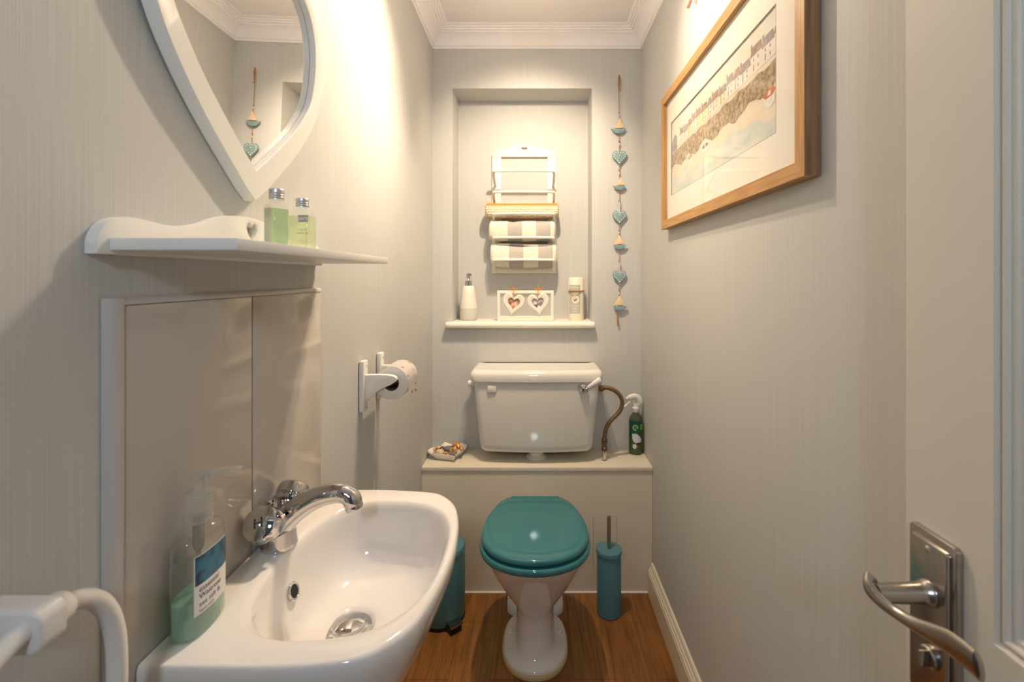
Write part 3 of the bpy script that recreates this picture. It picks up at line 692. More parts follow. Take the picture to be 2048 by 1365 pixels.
# towel rack ------------------------------------------------------------------------
t = thing('towel_rack', (-.054, NY, H + .02), 'cream wooden towel rack with arched top hung inside the niche', 'towel rack')
rx0, rx1 = -.203, .095; rc_ = (rx0 + rx1) / 2; zb, zt = H + .018, H + .555
P = lambda u, v, d: (u, NY - .0005 - d, v)
bm = nb()
arch = [(rx0, zt), (rx0, zt + .012), (rx0 + .008, zt + .022), (rx0 + .03, zt + .029), (rx0 + .075, zt + .040), (rx0 + .115, zt + .053), (rc_, zt + .057), (rx1 - .115, zt + .053), (rx1 - .075, zt + .040), (rx1 - .03, zt + .029), (rx1 - .008, zt + .022), (rx1, zt + .012), (rx1, zt)]
slab(bm, arch, P, 0, .014, .0015, holes=[heart2d(.028, .024, 28, rc_, zt + .033)]); put('top_rail', bm, 'ivory', t, sharp=30)
for a in (rx0, rx1 - .042):
    bm = nb(); box(bm, a, a + .042, NY - .0125, NY - .0005, zb + .0405, zt - .0005, .0012); put('stile', bm, 'ivory', t)
bm = nb(); box(bm, rx0, rx1, NY - .0145, NY - .0005, zb, zb + .040, .0012); put('bottom_rail', bm, 'ivory', t)
for zr in (.427, .340, .243, .138, .036):
    box_ = nb(); box(box_, rx0 + .042, rx1 - .042, NY - .010, NY - .002, H + zr - .012, H + zr + .004, .001)
    if zr in (.340,): put('slat', box_, 'ivory', t)
    else: box_.free()
for zr in (.430, .338, .243, .138, .040):
    zf = H + zr + .036; yf = 1.995; a, b = rx0 + .016, rx1 - .016
    pts = cr([(a, NY - .014, H + zr - .010), (a - .001, NY - .05, H + zr), (a - .001, yf + .02, zf - .010), (a + .004, yf + .004, zf - .002), (a + .016, yf, zf), (rc_, yf - .002, zf + .001), (b - .016, yf, zf), (b - .004, yf + .004, zf - .002), (b + .001, yf + .02, zf - .010), (b + .001, NY - .05, H + zr), (b, NY - .014, H + zr - .010)], 6)
    bm = nb(); tube(bm, pts, .0062, 12); put('rail', bm, 'ivory', t)

# towels
def towel(name, cz, x0, x1, ry, rz, m, label, fold=False, yc=2.043, sag=0):
    bm = nb(); n = 44; rings = []; K = 48
    rnd = random.Random(int(cz * 1000)); p1, p2 = rnd.uniform(0, 6), rnd.uniform(0, 6)
    for j in range(K + 1):
        u = j / K; x = x0 + (x1 - x0) * u; e = min(1, math.sin(math.pi * min(u, 1 - u) * 6 if min(u, 1 - u) < 1 / 12 else math.pi / 2)) ** .5
        e = .80 + .20 * e
        if j in (0, K): e = .68
        ring = []
        for i in range(n):
            a = 2 * math.pi * i / n; c, s = math.cos(a), math.sin(a); k = (abs(c) ** 2.6 + abs(s) ** 2.6) ** (-1 / 2.6)
            w = 1 + .022 * math.sin(9 * u + 2 * a + p1) + .018 * math.sin(17 * u + 3 * a + p2) - (.10 * math.exp(-((u - .36) / .05) ** 2) * max(0, s) if fold else 0)
            ring.append(Vector((x, yc + ry * c * k * e * w, cz + rz * s * k * e * w - sag * math.sin(math.pi * u))))
        rings.append(ring)
    loft(bm, rings)
    # the free edge of the rolled cloth
    for q in range(1):
        ed = []
        for j in range(0, K + 1):
            u = j / K; x = x0 + .008 + (x1 - x0 - .016) * u; a = R(118 + 6 * math.sin(7 * u + p2) + (10 * math.exp(-((u - .36) / .07) ** 2) if fold else 0))
            ed.append((x, yc - ry * .92 * math.sin(a - R(90)) * 1.0 - .006, cz + rz * .93 * math.cos(a - R(90)) - (.007 * math.exp(-((u - .36) / .06) ** 2) if fold else 0)))
        tube(bm, ed, .0045, 8)
    return solo(name, bm, m, label, 'towel', ((x0 + x1) / 2, yc, cz), sharp=70)
def striped(name, x_edges):
    m = mat(name, (.84, .79, .66), .95, spec=.1, bump=((1, 1, 1), 260, .8, .004)); nt = m.node_tree
    sp = nt.nodes.new('ShaderNodeSeparateXYZ'); r = nt.nodes.new('ShaderNodeValToRGB'); r.color_ramp.interpolation = 'CONSTANT'
    mr = nt.nodes.new('ShaderNodeMapRange'); mr.inputs[1].default_value = -.16; mr.inputs[2].default_value = .16
    nt.links.new(nt.nodes['Texture Coordinate'].outputs['Object'], sp.inputs[0]); nt.links.new(sp.outputs[0], mr.inputs[0]); nt.links.new(mr.outputs[0], r.inputs[0]); nt.links.new(r.outputs[0], nt.nodes['Principled BSDF'].inputs['Base Color'])
    el = r.color_ramp.elements; A, B = (.84, .79, .66, 1), (.50, .47, .43, 1)
    el[0].position = 0; el[0].color = A; el[1].position = x_edges[0]; el[1].color = B
    for i, x in enumerate(x_edges[1:]): q = el.new(x); q.color = A if i % 2 == 0 else B
    return m
SM = striped('grey_cream_striped_towelling', (.30, .50, .69, .89)); SM2 = striped('grey_cream_striped_towelling_lower', (.30, .50, .70, .90))
towel('hand_towel', H + .207, -.209, .087, .041, .046, SM, 'rolled grey and cream striped towel, the middle roll in the rack', True)
towel('hand_towel', H + .103, -.203, .093, .041, .050, SM2, 'rolled grey and cream striped towel, the bottom roll in the rack', sag=.012)
km = mat('orange_cream_waffle_knit', (.82, .70, .50), .95, spec=.1); nt = km.node_tree
tcn = nt.nodes['Texture Coordinate']; sp = nt.nodes.new('ShaderNodeSeparateXYZ'); nt.links.new(tcn.outputs['Object'], sp.inputs[0])
r = nt.nodes.new('ShaderNodeValToRGB'); r.color_ramp.interpolation = 'LINEAR'; mr = nt.nodes.new('ShaderNodeMapRange'); mr.inputs[1].default_value = -.04; mr.inputs[2].default_value = .04
nt.links.new(sp.outputs[2], mr.inputs[0]); nt.links.new(mr.outputs[0], r.inputs[0])
el = r.color_ramp.elements; el[0].position = 0; el[0].color = (.80, .52, .30, 1); el[1].position = .22; el[1].color = (.86, .76, .56, 1)
for p_, c_ in ((.70, (.86, .76, .56, 1)), (.76, (.74, .30, .08, 1)), (1, (.72, .30, .09, 1))): q = el.new(p_); q.color = c_
wv = nt.nodes.new('ShaderNodeTexWave'); wv.bands_direction = 'Z'; wv.inputs['Scale'].default_value = 30; wv.inputs['Distortion'].default_value = 1.5; wv.inputs['Detail Scale'].default_value = 6
nt.links.new(tcn.outputs['Object'], wv.inputs[0])
wx = nt.nodes.new('ShaderNodeTexWave'); wx.bands_direction = 'DIAGONAL'; wx.inputs['Scale'].default_value = 55; nt.links.new(tcn.outputs['Object'], wx.inputs[0])
mm = nt.nodes.new('ShaderNodeMath'); mm.operation = 'MULTIPLY'; nt.links.new(wv.outputs[1], mm.inputs[0]); nt.links.new(wx.outputs[1], mm.inputs[1])
mxx = nt.nodes.new('ShaderNodeMix'); mxx.data_type = 'RGBA'; mxx.inputs[7].default_value = (.62, .38, .18, 1)
mi_ = nt.nodes.new('ShaderNodeMath'); mi_.operation = 'SUBTRACT'; mi_.inputs[0].default_value = .50; nt.links.new(wv.outputs[1], mi_.inputs[1]); mi_.use_clamp = True
nt.links.new(mi_.outputs[0], mxx.inputs[0]); nt.links.new(r.outputs[0], mxx.inputs[6]); nt.links.new(mxx.outputs[2], nt.nodes['Principled BSDF'].inputs['Base Color'])
bp = nt.nodes.new('ShaderNodeBump'); bp.inputs['Strength'].default_value = .9; bp.inputs['Distance'].default_value = .004; nt.links.new(mm.outputs[0], bp.inputs['Height']); nt.links.new(bp.outputs[0], nt.nodes['Principled BSDF'].inputs['Normal'])
towel('knitted_cloth', H + .297, -.226, .102, .040, .034, km, 'rolled orange and cream knitted cloth on top of the striped towels', yc=2.045)

# ================================================================== GARLAND
gx, gy = .357, YB - .010
t = thing('nautical_garland', (gx, YB, H - .21), 'hanging string of blue hearts and wooden sailing boats on back wall', 'garland')
zy = lambda y: H + (555 - y) / 466.8
P = lambda u, v, d: (gx + u, gy - d, v)
bm = nb()
ln = [(gx + .001, gy, zy(150)), (gx - .002, gy, zy(178)), (gx - .001, gy, zy(230)), (gx, gy, zy(300)), (gx + .001, gy, zy(400)), (gx, gy, zy(500)), (gx, gy, zy(570)), (gx - .002, gy, zy(600)), (gx - .008, gy, zy(628))]
tube(bm, cr(ln, 6), .0014, 8)
lp = cr([(gx - .001, gy, zy(178)), (gx - .003, gy, zy(160)), (gx, gy, zy(150)), (gx + .003, gy, zy(160)), (gx + .001, gy, zy(178)), (gx + .007, gy, zy(180))], 6); tube(bm, lp, .0018, 8)
lp = cr([(gx - .008, gy, zy(628)), (gx - .006, gy, zy(640)), (gx - .001, gy, zy(650)), (gx - .006, gy, zy(653)), (gx - .009, gy, zy(642)), (gx - .008, gy, zy(628))], 6); tube(bm, lp, .0018, 8)
for y in (226, 283, 341, 403, 461, 524, 580, 627): blob(bm, Vector((gx - (.001 if y < 600 else .008), gy, zy(y))), (.003, .003, .0045), y)
put('string', bm, 'twine', t)
BM = mat('pale_glass_beads', (.66, .66, .68), .15)
for y in (231, 289, 347): bm = nb(); blob(bm, Vector((gx, gy - .002, zy(y))), (.0035, .003, .0045), y, .05); put('bead', bm, BM, t)
for y0, y1 in ((404, 428), (525, 547)): bm = nb(); lathe(bm, (gx + .0018, gy - .002, zy(y1)), [(.0022, 0), (.0022, (y1 - y0) / 466.8)], n=10); put('tube_bead', bm, BM, t)
for y in (466, 588): bm = nb(); blob(bm, Vector((gx - .002, gy - .002, zy(y))), (.004, .003, .004), y, .1); put('bead', bm, BM, t)
for y, s, k, dx in ((258, 1, 1.12, -.003), (372, 1, .95, .001), (490, -1, 1.0, .000), (612, -1, 1.05, .001)):
    zh = zy(y); w = .030 * k
    hull = [(dx + s * a * w, zh + b * k) for a, b in ((-1.02, -.002), (-.9, -.0045), (-.55, -.016), (-.30, -.0195), (.25, -.0195), (.55, -.015), (.82, -.003), (.84, 0), (0, -.001))]
    bm = nb(); slab(bm, hull, P, 0, .008, .001); h = put('boat_hull', bm, 'tealwood', t)
    if s > 0: sl = [(dx + .80 * w - .002, zh + .003), (dx - .55 * w, zh + .002), (dx - .15 * w, zh + .018 * k), (dx + .02, zh + .036 * k) if False else (dx + .004, zh + .040 * k), (dx + .30 * w, zh + .024 * k)]
    else: sl = [(dx - .80 * w, zh + .002), (dx - .30 * w, zh + .022 * k), (dx - .08 * w, zh + .040 * k), (dx + .05 * w, zh + .040 * k), (dx + .30 * w, zh + .022 * k), (dx + .60 * w, zh + .002)]
    bm = nb(); slab(bm, sl, P, .001, .006, .0007); put('boat_sail', bm, 'sail', t)
for y, k in ((317, 1.05), (436, 1.0), (555, .97)):
    zh = zy(y); bm = nb(); slab(bm, heart2d(.058 * k, .060 * k, 40, 0, zh), P, -.001, .007, .0015); h = put('heart', bm, 'tealwood', t)
    bm = nb(); hh_ = heart2d(.046 * k, .046 * k, 200, 0, zh)
    L = [0]; 
    for i in range(200): L.append(L[-1] + (Vector(hh_[(i + 1) % 200]) - Vector(hh_[i])).length)
    for q in range(15):
        d = L[-1] * q / 15; i = next(j for j in range(200) if L[j + 1] > d)
        lathe(bm, P(hh_[i][0], hh_[i][1], .0068), [(.0021, 0), (.0021, .0008), (.001, .0011)], (0, -1, 0), 10)
    put('painted_dots', bm, 'dots', h)

# ================================================================== LEFT WALL
# splashback
TZ = H - .030; TB = H - .47
t = thing('splashback', (XL, .70, TB), 'two large glossy beige tiles with pale edge trim above the basin', 'splashback')
P = onleft()
for a, b in ((.484, .7005), (.7030, .925)):
    bm = nb(); box(bm, XL + .0005, XL + .0085, a, b, TB, TZ, .0010); put('tile', bm, 'tile', t)
bm = nb(); box(bm, XL + .0005, XL + .0045, .4840, .925, TB, TZ - .001); put('grout', bm, 'grout', t)
bm = nb()
pr = [(.0005, 0), (.002, .0003), (.005, .0015), (.0078, .005), (.0092, .0095), (.0098, .013), (.0098, .0165), (.0086, .0180), (.0005, .0180)]
loft(bm, [[(XL + d, .4655 + s, z) for d, s in pr] for z in (TB, TZ + .008)])
pr2 = [(.0005, 0), (.0050, 0), (.0085, -.002), (.0098, -.0055), (.0095, -.008), (.0005, -.008)]
loft(bm, [[(XL + d, y, TZ + .0085 + s) for d, s in pr2] for y in (.476, .925)])
put('edge_trim', bm, mat('grey_trim', (.56, .53, .51), .3), t, sharp=50)

# basin -------------------------------------------------------------------------
bc = Vector((-.262, .705)); RZ = H - .425
wx = XL + .0015
TX = XL + .0095       # face of the tiles
outer = [(TX + .0005, .496), (-.36, .495), (-.28, .495), (-.21, .503), (-.177, .521), (-.151, .553), (-.1375, .600), (-.130, .650), (-.1265, .705), (-.130, .762), (-.1375, .810), (-.151, .853), (-.177, .887), (-.205, .902), (-.28, .912), (-.36, .914), (TX + .0005, .914)]
oc = [outer[0]] + [(p.x, p.y) for p in cr([(a, b, 0) for a, b in outer[1:-1]], 8)] + [outer[-1]]
def ray_hit(poly, ang):
    d = Vector((math.cos(ang), math.sin(ang))); best = 0
    for i in range(len(poly)):
        a, b = Vector(poly[i]) - bc, Vector(poly[(i + 1) % len(poly)]) - bc; e = b - a
        den = d.x * e.y - d.y * e.x
        if abs(den) < 1e-12: continue
        tt = (a.x * e.y - a.y * e.x) / den; ss = (a.x * d.y - a.y * d.x) / den
        if -1e-9 <= ss <= 1 + 1e-9 and tt > best: best = tt
    return bc + d * best
N = 168
angs = sorted([2 * math.pi * i / N for i in range(N)] + [math.atan2(outer[0][1] - bc.y, outer[0][0] - bc.x) % (2 * math.pi), math.atan2(outer[-1][1] - bc.y, outer[-1][0] - bc.x) % (2 * math.pi)])
OUT = [ray_hit(oc, a) for a in angs]
inn = []
for i in range(120):
    th = 2 * math.pi * i / 120; c, s = math.cos(th), math.sin(th); p = 2.7; k = (abs(c) ** p + abs(s) ** p) ** (-1 / p)
    inn.append((-.2635 + .1215 * c * k, .700 + .163 * s * k * (1 - .06 * c)))
INN = [ray_hit(inn, a) for a in angs]
def oring(s, z, sy=None):
    sy = s if sy is None else sy
    return [Vector((TX + .0005 + (p.x - TX - .0005) * s, bc.y + (p.y - bc.y) * sy, H + z)) for p in OUT]
dc = Vector((-.290, .705))
def iring(s, z, mixo=0):
    out = []
    for p, o in zip(INN, OUT):
        # the bowl's far side slopes more gently than the side by the taps
        q = dc + (p - dc) * s; q = q.lerp(o, mixo); out.append(Vector((q.x, q.y, H + z)))
    return out
bm = nb()
loft(bm, [oring(.42, -.640), oring(.62, -.625), oring(.76, -.592), oring(.86, -.548), oring(.93, -.503), oring(.972, -.472), oring(.992, -.453), oring(1.0, -.440), oring(.998, -.431), oring(.990, -.4262), oring(.976, -.4250),
          iring(1.0, -.4250, .35), iring(1.0, -.4255, .12), iring(1.0, -.4275, .03), iring(.985, -.4325), iring(.965, -.442), iring(.945, -.458), iring(.915, -.478), iring(.87, -.500), iring(.79, -.520), iring(.68, -.532), iring(.52, -.539), iring(.36, -.5425), iring(.26, -.5445), iring(.235, -.549), iring(.20, -.556)], True, True)
t = thing('wash_basin', (TX, .705, H - .64), 'white china wash basin with rounded front fixed below the tiles', 'basin')
basin = put('bowl', bm, 'ceramic', t, sharp=70)
bm = nb(); loft(bm, [superell(-.328, .705, a, b, 2.6, 40, z) for a, b, z in ((.105, .095, .0005), (.105, .095, .03), (.088, .078, .10), (.080, .072, .40), (.088, .080, .55), (.10, .10, H - .60))]); put('pedestal', bm, 'ceramic', t, sharp=60)
bm = nb(); lathe(bm, (dc.x, dc.y, H - .5470), [(.033, -.004), (.0345, .001), (.034, .003), (.028, .0035), (.024, .001), (.021, -.001)], n=40); w = put('waste', bm, 'chrome', t)
bm = nb(); lathe(bm, (dc.x, dc.y, H - .5475), [(.006, -.004), (.006, .006), (.020, .0085), (.0245, .010), (.0235, .013), (.015, .016), (.0001, .0175)], n=40); put('plug', bm, 'chrome', w)
bm = nb(); on = Vector((1, 0, .35)).normalized(); oc3 = Vector((-.3735, .700, H - .4835))
lathe(bm, oc3, [(.0125, -.004), (.0135, .001), (.012, .0025), (.0095, .002), (.009, -.003)], on, 32, caps=False); lathe(bm, oc3, [(.0094, .0014), (.0001, .0014)], on, 24, mi=1, caps=False); put('overflow_ring', bm, ['chrome', 'dark'], t, norm=False)
# tap ------------------------------------------------------------------------------
tx0, ty0 = -.4075, .722
t = thing('mixer_tap', (tx0, ty0, RZ), 'chrome basin mixer tap with two round capped handles', 'tap')
bm = nb()
lathe(bm, (tx0, ty0, RZ + .0003), [(.0265, 0), (.0270, .003), (.0262, .008), (.0255, .018), (.0245, .028), (.022, .036), (.018, .042), (.010, .046)], n=44)
body = put('body', bm, 'chrome', t, sharp=60)
sp_ = cr([(tx0 - .004, ty0, RZ + .022), (tx0 + .010, ty0, RZ + .040), (tx0 + .030, ty0, RZ + .058), (tx0 + .056, ty0, RZ + .074), (tx0 + .084, ty0, RZ + .082), (tx0 + .103, ty0, RZ + .081), (tx0 + .114, ty0, RZ + .074), (tx0 + .118, ty0, RZ + .064)], 7)
rad = []
for i in range(len(sp_)):
    q = i / (len(sp_) - 1); rad.append(.0215 - .0080 * min(1, q * 1.3) + .0012 * math.exp(-((q - .88) / .1) ** 2))
bm = nb(); tube(bm, sp_, rad, 26); s_ = put('spout', bm, 'chrome', t, sharp=70)
bm = nb(); dd = (sp_[-1] - sp_[-3]).normalized(); lathe(bm, sp_[-1], [(.0130, -.004), (.0142, .001), (.0135, .006), (.009, .0065), (.008, .003)], dd, 28); put('aerator', bm, 'chrome', s_)
bm = nb(); lathe(bm, (tx0 - .014, ty0 + .002, RZ + .034), [(.0030, 0), (.0030, .022), (.0035, .024), (.0062, .028), (.0068, .032), (.005, .037), (.0001, .0385)], (-.08, -.02, 1), 18); put('plug_lifter', bm, 'chrome', t)
for s, L in ((-1, 'H'), (1, 'C')):
    dv = Vector((.02, s * (.88 if s < 0 else .70), .62 if s < 0 else .74)).normalized(); c0 = Vector((tx0, ty0, RZ + .026))
    bm = nb(); lathe(bm, c0, [(.013, 0), (.0125, .018), (.0135, .026), (.0165, .034), (.0175, .038)], dv, 32)
    hd = put('handle', bm, 'chrome', t, sharp=50)
    bm = nb(); prof = [(.018, .0385), (.0255, .040), (.0262, .044), (.0235, .0465), (.0225, .049), (.0245, .051), (.0250, .060), (.0235, .066), (.020, .0685), (.0001, .0700)]
    u, v = frame_of(dv); rings = []
    for r0, h in prof:
        lobed = .0016 if r0 > .0254 else 0
        rings.append([c0 + dv * h + (u * math.cos(2 * math.pi * k / 72) + v * math.sin(2 * math.pi * k / 72)) * (r0 + lobed * math.cos(6 * math.pi * k / 72 * 1.0)) for k in range(72)])
    loft(bm, rings); kn = put('knob', bm, 'chrome', hd, sharp=40)
    # lettering on the end cap, read with the head up
    uu = Vector((1, 0, 0)) if s < 0 else Vector((-1, 0, 0)); uu = (uu - dv * uu.dot(dv)).normalized(); vv = dv.cross(uu) if s < 0 else dv.cross(uu)
    ca = R(18)
    uu2 = uu * math.cos(ca) + vv * math.sin(ca); vv2 = vv * math.cos(ca) - uu * math.sin(ca)
    bm = nb(); text(bm, L, .020, lambda a, b, d: c0 + dv * (.0702 + d) + uu2 * a + vv2 * (b - .007), bold=False, off=.0001); put('letter', bm, 'ink', kn, norm=False)

# hand wash bottle ---------------------------------------------------------------------
bx, by, bz = -.412, .556, RZ + .0002
t = thing('hand_wash_bottle', (bx, by, bz), 'clear pump bottle of aqua hand wash at the near corner of the basin', 'hand wash bottle')
def hring2(a, b, z, off=0): return superell(bx, by, a, b, 2.6, 48, bz + z)
bm = nb(); loft(bm, [hring2(.0175, .031, .0), hring2(.0185, .0345, .004), hring2(.0185, .0350, .02), hring2(.0185, .0350, .100), hring2(.0180, .0335, .110), hring2(.0160, .0280, .119), hring2(.0130, .0180, .125), superell(bx, by, .0115, .0115, 2, 48, bz + .128), superell(bx, by, .0115, .0115, 2, 48, bz + .134)]); b = put('bottle', bm, 'bottleglass', t, sharp=60)
bm = nb(); loft(bm, [superell(bx, by, .0165, .030, 2.6, 48, bz + .002), superell(bx, by, .0175, .0335, 2.6, 48, bz + .006), superell(bx, by, .0175, .0335, 2.6, 48, bz + .045)]); put('hand_wash', bm, 'aqualiq', b, sharp=50)
def wrap(side):    # u along the bottle's broad face, v height
    def f(u, v, d):
        th = 0; y = u * side
        k = max(0, 1 - (abs(y) / .0350) ** 2.6) ** (1 / 2.6); return (bx + side * (.0185 * k + d), by + y, bz + v)
    return f
Pf = wrap(1)
SEA = mat('sea_blue_print', (.02, .16, .26), .4, vary=((1, 1, 1), 55, (.015, .03, .08), .45, .62))
bm = nb(); patch(bm, -.027, .027, .028, .098, Pf, 0, .0003, 24); patch(bm, -.026, .027, .063, .097, Pf, 1, .0005, 24)
for s, sz, v0, bold, mi in (('essential', .0088, .0545, False, 2), ('Waitrose', .0088, .0462, False, 2), ('sea salt &', .0084, .0372, False, 3), ('hand wash', .0052, .0305, False, 2)):
    text(bm, s, sz, lambda u, v, d: Pf(u - .022, v + v0, d), mi, 'LEFT', off=.0008)
put('front_label', bm, ['label', SEA, 'ink', mat('blue_ink', (.05, .10, .22), .5)], b, norm=False)
Pk = wrap(-1)
bm = nb(); patch(bm, -.026, .026, .030, .104, Pk, 0, .0003, 24); patch(bm, .006, .016, .083, .091, Pk, 1, .0006, 6)
for k in range(11): patch(bm, -.022, .022, .078 - k * .0042 - (.004 if k < 2 else 0), .0788 - k * .0042 - (.004 if k < 2 else 0) + (.0012 if k < 2 else 0), Pk, 1 if k < 2 else 2, .0006, 12)
text(bm, 'essential', .0075, lambda u, v, d: Pk(u, v + .098, d), 2, off=.0007); text(bm, 'Waitrose', .0075, lambda u, v, d: Pk(u, v + .0925, d), 2, off=.0007)
for k in range(12): patch(bm, -.024 + k * .0008, -.0236 + k * .0008, .031, .045, Pk, 2, .0007, 1)
put('back_label', bm, [clear('faint_label', (1, 1, 1), haze=.7, hazecol=(.8, .78, .74)), 'inkgrey', mat('back_ink', (.22, .2, .2), .5)], b, norm=False)
bm = nb(); ring = []
zz = [(.0150, .1285)]
for i in range(6): zz += [(.0157, .130 + i * .005), (.0157, .133 + i * .005), (.0149, .1335 + i * .005), (.0149, .1347 + i * .005)]
zz += [(.015, .162), (.009, .165), (.0065, .166), (.0065, .178)]
lathe(bm, (bx, by, bz), zz, n=36); p = put('pump', bm, 'frosted', t)
bm = nb(); loft(bm, [superell(bx + .002, by + .000, .010, .009, 2.5, 24, bz + z) for z in (.1785, .186)]); tube(bm, [(bx + .004, by + .002, bz + .1835), (bx + .022, by + .012, bz + .1845), (bx + .038, by + .022, bz + .1815)], [.0055, .0045, .0038], 12); put('nozzle', bm, 'frosted', p)
bm = nb(); lathe(bm, (bx, by, bz + .006), [(.0025, 0), (.0025, .085), (.005, .088), (.0062, .092), (.0062, .127)], n=16); put('dip_tube', bm, clear('tube_plastic', (.9, .9, .9), haze=.5, hazecol=(.45, .45, .42)), p)

# towel ring ------------------------------------------------------------------------------
t = thing('towel_ring', (XL, .362, H - .277), 'white plastic towel ring on its wall bracket at the near left', 'towel ring')
bm = nb(); slab(bm, rrect(XL + .0005, -.3835, H - .2945, H - .2600, .010, 6), lambda u, v, d: (u, .372 - d, v), 0, .020, .003, seg=3)
lathe(bm, (-.3975, .371, H - .2755), [(.0135, 0), (.0130, .010), (.011, .013), (.0092, .0135)], (0, 1, 0), 28)
put('bracket', bm, 'plastic', t, sharp=40)
bm = nb(); L = []
for i in range(72):
    a = 2 * math.pi * i / 72; c, s = math.cos(a), math.sin(a); k = (abs(c) ** 2.5 + abs(s) ** 2.5) ** (-1 / 2.5)
    L.append(Vector((-.3975, .366 + .066 * c * k, H - .372 + .0975 * s * k)))
rings = []
for i, p in enumerate(L):
    d = (L[(i + 1) % 72] - L[i - 1]).normalized(); u = Vector((1, 0, 0)); v = d.cross(u)
    rings.append([p + u * .0080 * math.cos(2 * math.pi * k / 16) + v * .0080 * math.sin(2 * math.pi * k / 16) for k in range(16)])
loftring(bm, rings); put('ring', bm, 'plastic', t, sharp=60)

# shelf -----------------------------------------------------------------------------------
t = thing('wall_shelf', (XL, .70, H + .028), 'white wooden shelf with wavy heart-pierced back board above the tiles', 'shelf')
prof_ = [(.4486, .030), (.4486, .036), (.452, .046), (.459, .055), (.469, .0610), (.482, .0640), (.497, .0640), (.512, .0628), (.532, .0612), (.553, .0622), (.575, .066), (.598, .0725), (.622, .0815), (.650, .0880), (.685, .0905)]
half = [(p.x, p.y) for p in cr([(a, b, 0) for a, b in prof_], 4)]
cyy = .685
outl = half + [(2 * cyy - a, b) for a, b in half[::-1][1:]]
outl = [(a, H + b) for a, b in outl] + [(2 * cyy - .4486, H + .0235), (.4486, H + .0235)]
bm = nb(); slab(bm, outl, onleft(XL + .0005), 0, .0125, .0005, holes=[heart2d(.026, .030, 32, .6935, H + .068)]); put('back_board', bm, 'white', t, sharp=30)
bm = nb(); box(bm, XL + .0132, -.3025, .4605, .9300, H + .0275, H + .0400, .001); put('shelf_board', bm, 'white', t)
# bottles on the shelf
def gelbottle(name, bx, by, w, dp, hb, ht, rot, liq, label, cap_r, lv):
    bz = H + .0402
    t = thing(name, (bx, by, bz), label, 'toiletry bottle')
    rr = lambda a, b, z, p=6: superell(bx, by, a, b, p, 56, bz + z, rot)
    bm = nb(); loft(bm, [rr(w * .96, dp * .96, 0), rr(w, dp, .002), rr(w, dp, hb), rr(w * .93, dp * .93, hb + .004, 5), rr(w * .7, dp * .7, hb + .008, 3), rr(cap_r * .85, cap_r * .85, hb + .011, 2), rr(cap_r * .85, cap_r * .85, hb + .016, 2)]); b = put('bottle', bm, 'bottleglass', t, sharp=40)
    bm = nb(); loft(bm, [rr(w * .93, dp * .93, .0015), rr(w * .93, dp * .93, lv)]); put('shower_gel', bm, liq, b, sharp=40)
    bm = nb(); z0 = hb + .0125; seqs = [(cap_r * 1.02, z0), (cap_r * 1.02, z0 + .0008)]
    for i in range(3): seqs += [(cap_r * .96, z0 + .001 + i * .0034), (cap_r, z0 + .0022 + i * .0034), (cap_r, z0 + .0038 + i * .0034)]
    seqs += [(cap_r, ht - .001), (cap_r * .93, ht), (.0001, ht + .0002)]
    lathe(bm, (bx, by, bz), seqs, n=32); put('cap', bm, 'silvercap', t, sharp=30)
    def F(face):   # printing on one flat side, face 0 = local -y, 1 = +x, 3 = -x
        d1 = [Vector((0, -1, 0)), Vector((1, 0, 0)), Vector((0, 1, 0)), Vector((-1, 0, 0))][face]; rm = Matrix.Rotation(rot, 3, 'Z')
        nrm = rm @ d1; uu = Vector((-nrm.y, nrm.x, 0)); off = dp if face in (0, 2) else w
        return lambda u, v, d: Vector((bx, by, bz)) + nrm * (off + d) + uu * u + Vector((0, 0, v))
    return t, b, F
t, b, F = gelbottle('shower_gel_bottle', -.3795, .666, .0125, .0160, .0605, .0885, R(55), 'greenliq', 'green gel bottle with silver cap nearest the heart cut-out on shelf', .0102, .0590)
bm = nb(); Pq = F(0)
patch(bm, -.010, .0105, .006, .060, F(3), 0, .0003, 4)
for k in range(16): patch(bm, -.010, .004 + .004 * math.sin(k * 2.1), .058 - k * .003, .0586 - k * .003, F(3), 1, .0006, 2)
put('label', bm, [clear('clear_label', (1, 1, 1), haze=.5, hazecol=(.72, .66, .62)), 'inkgrey'], b, norm=False)
t, b, F = gelbottle('shower_gel_bottle', -.3715, .724, .0185, .0135, .058, .0845, R(-4), 'yellowliq', 'yellow-green gel bottle with a small grey label, nearer the back wall', .0100, .0565)
bm = nb(); Pq = F(0); patch(bm, .001, .0175, .046, .057, Pq, 0, .0003, 6)
text(bm, 'pure', .0085, lambda u, v, d: Pq(u + .0092, v + .0495, d), 1, off=.0006); text(bm, 'hair &', .0042, lambda u, v, d: Pq(u + .0092, v + .0325, d), 2, off=.0006); text(bm, 'shower gel', .0042, lambda u, v, d: Pq(u + .0085, v + .0275, d), 2, off=.0006)
ou = [(.003, .013), (.0145, .013), (.0145, .021), (.003, .021)]
for (a, c_), (d_, e_) in zip(ou, ou[1:] + ou[:1]): patch(bm, min(a, d_) - .0001, max(a, d_) + .0001, min(c_, e_) - .0001, max(c_, e_) + .0001, Pq, 2, .0005, 2)
text(bm, '30 ml', .003, lambda u, v, d: Pq(u + .0088, v + .0160, d), 2, off=.0006)
patch(bm, .0145, .0149, .006, .046, Pq, 2, .0005, 1)
put('label', bm, ['labelgrey', 'whiteink', mat('olive_ink', (.18, .17, .06), .6)], b, norm=False)

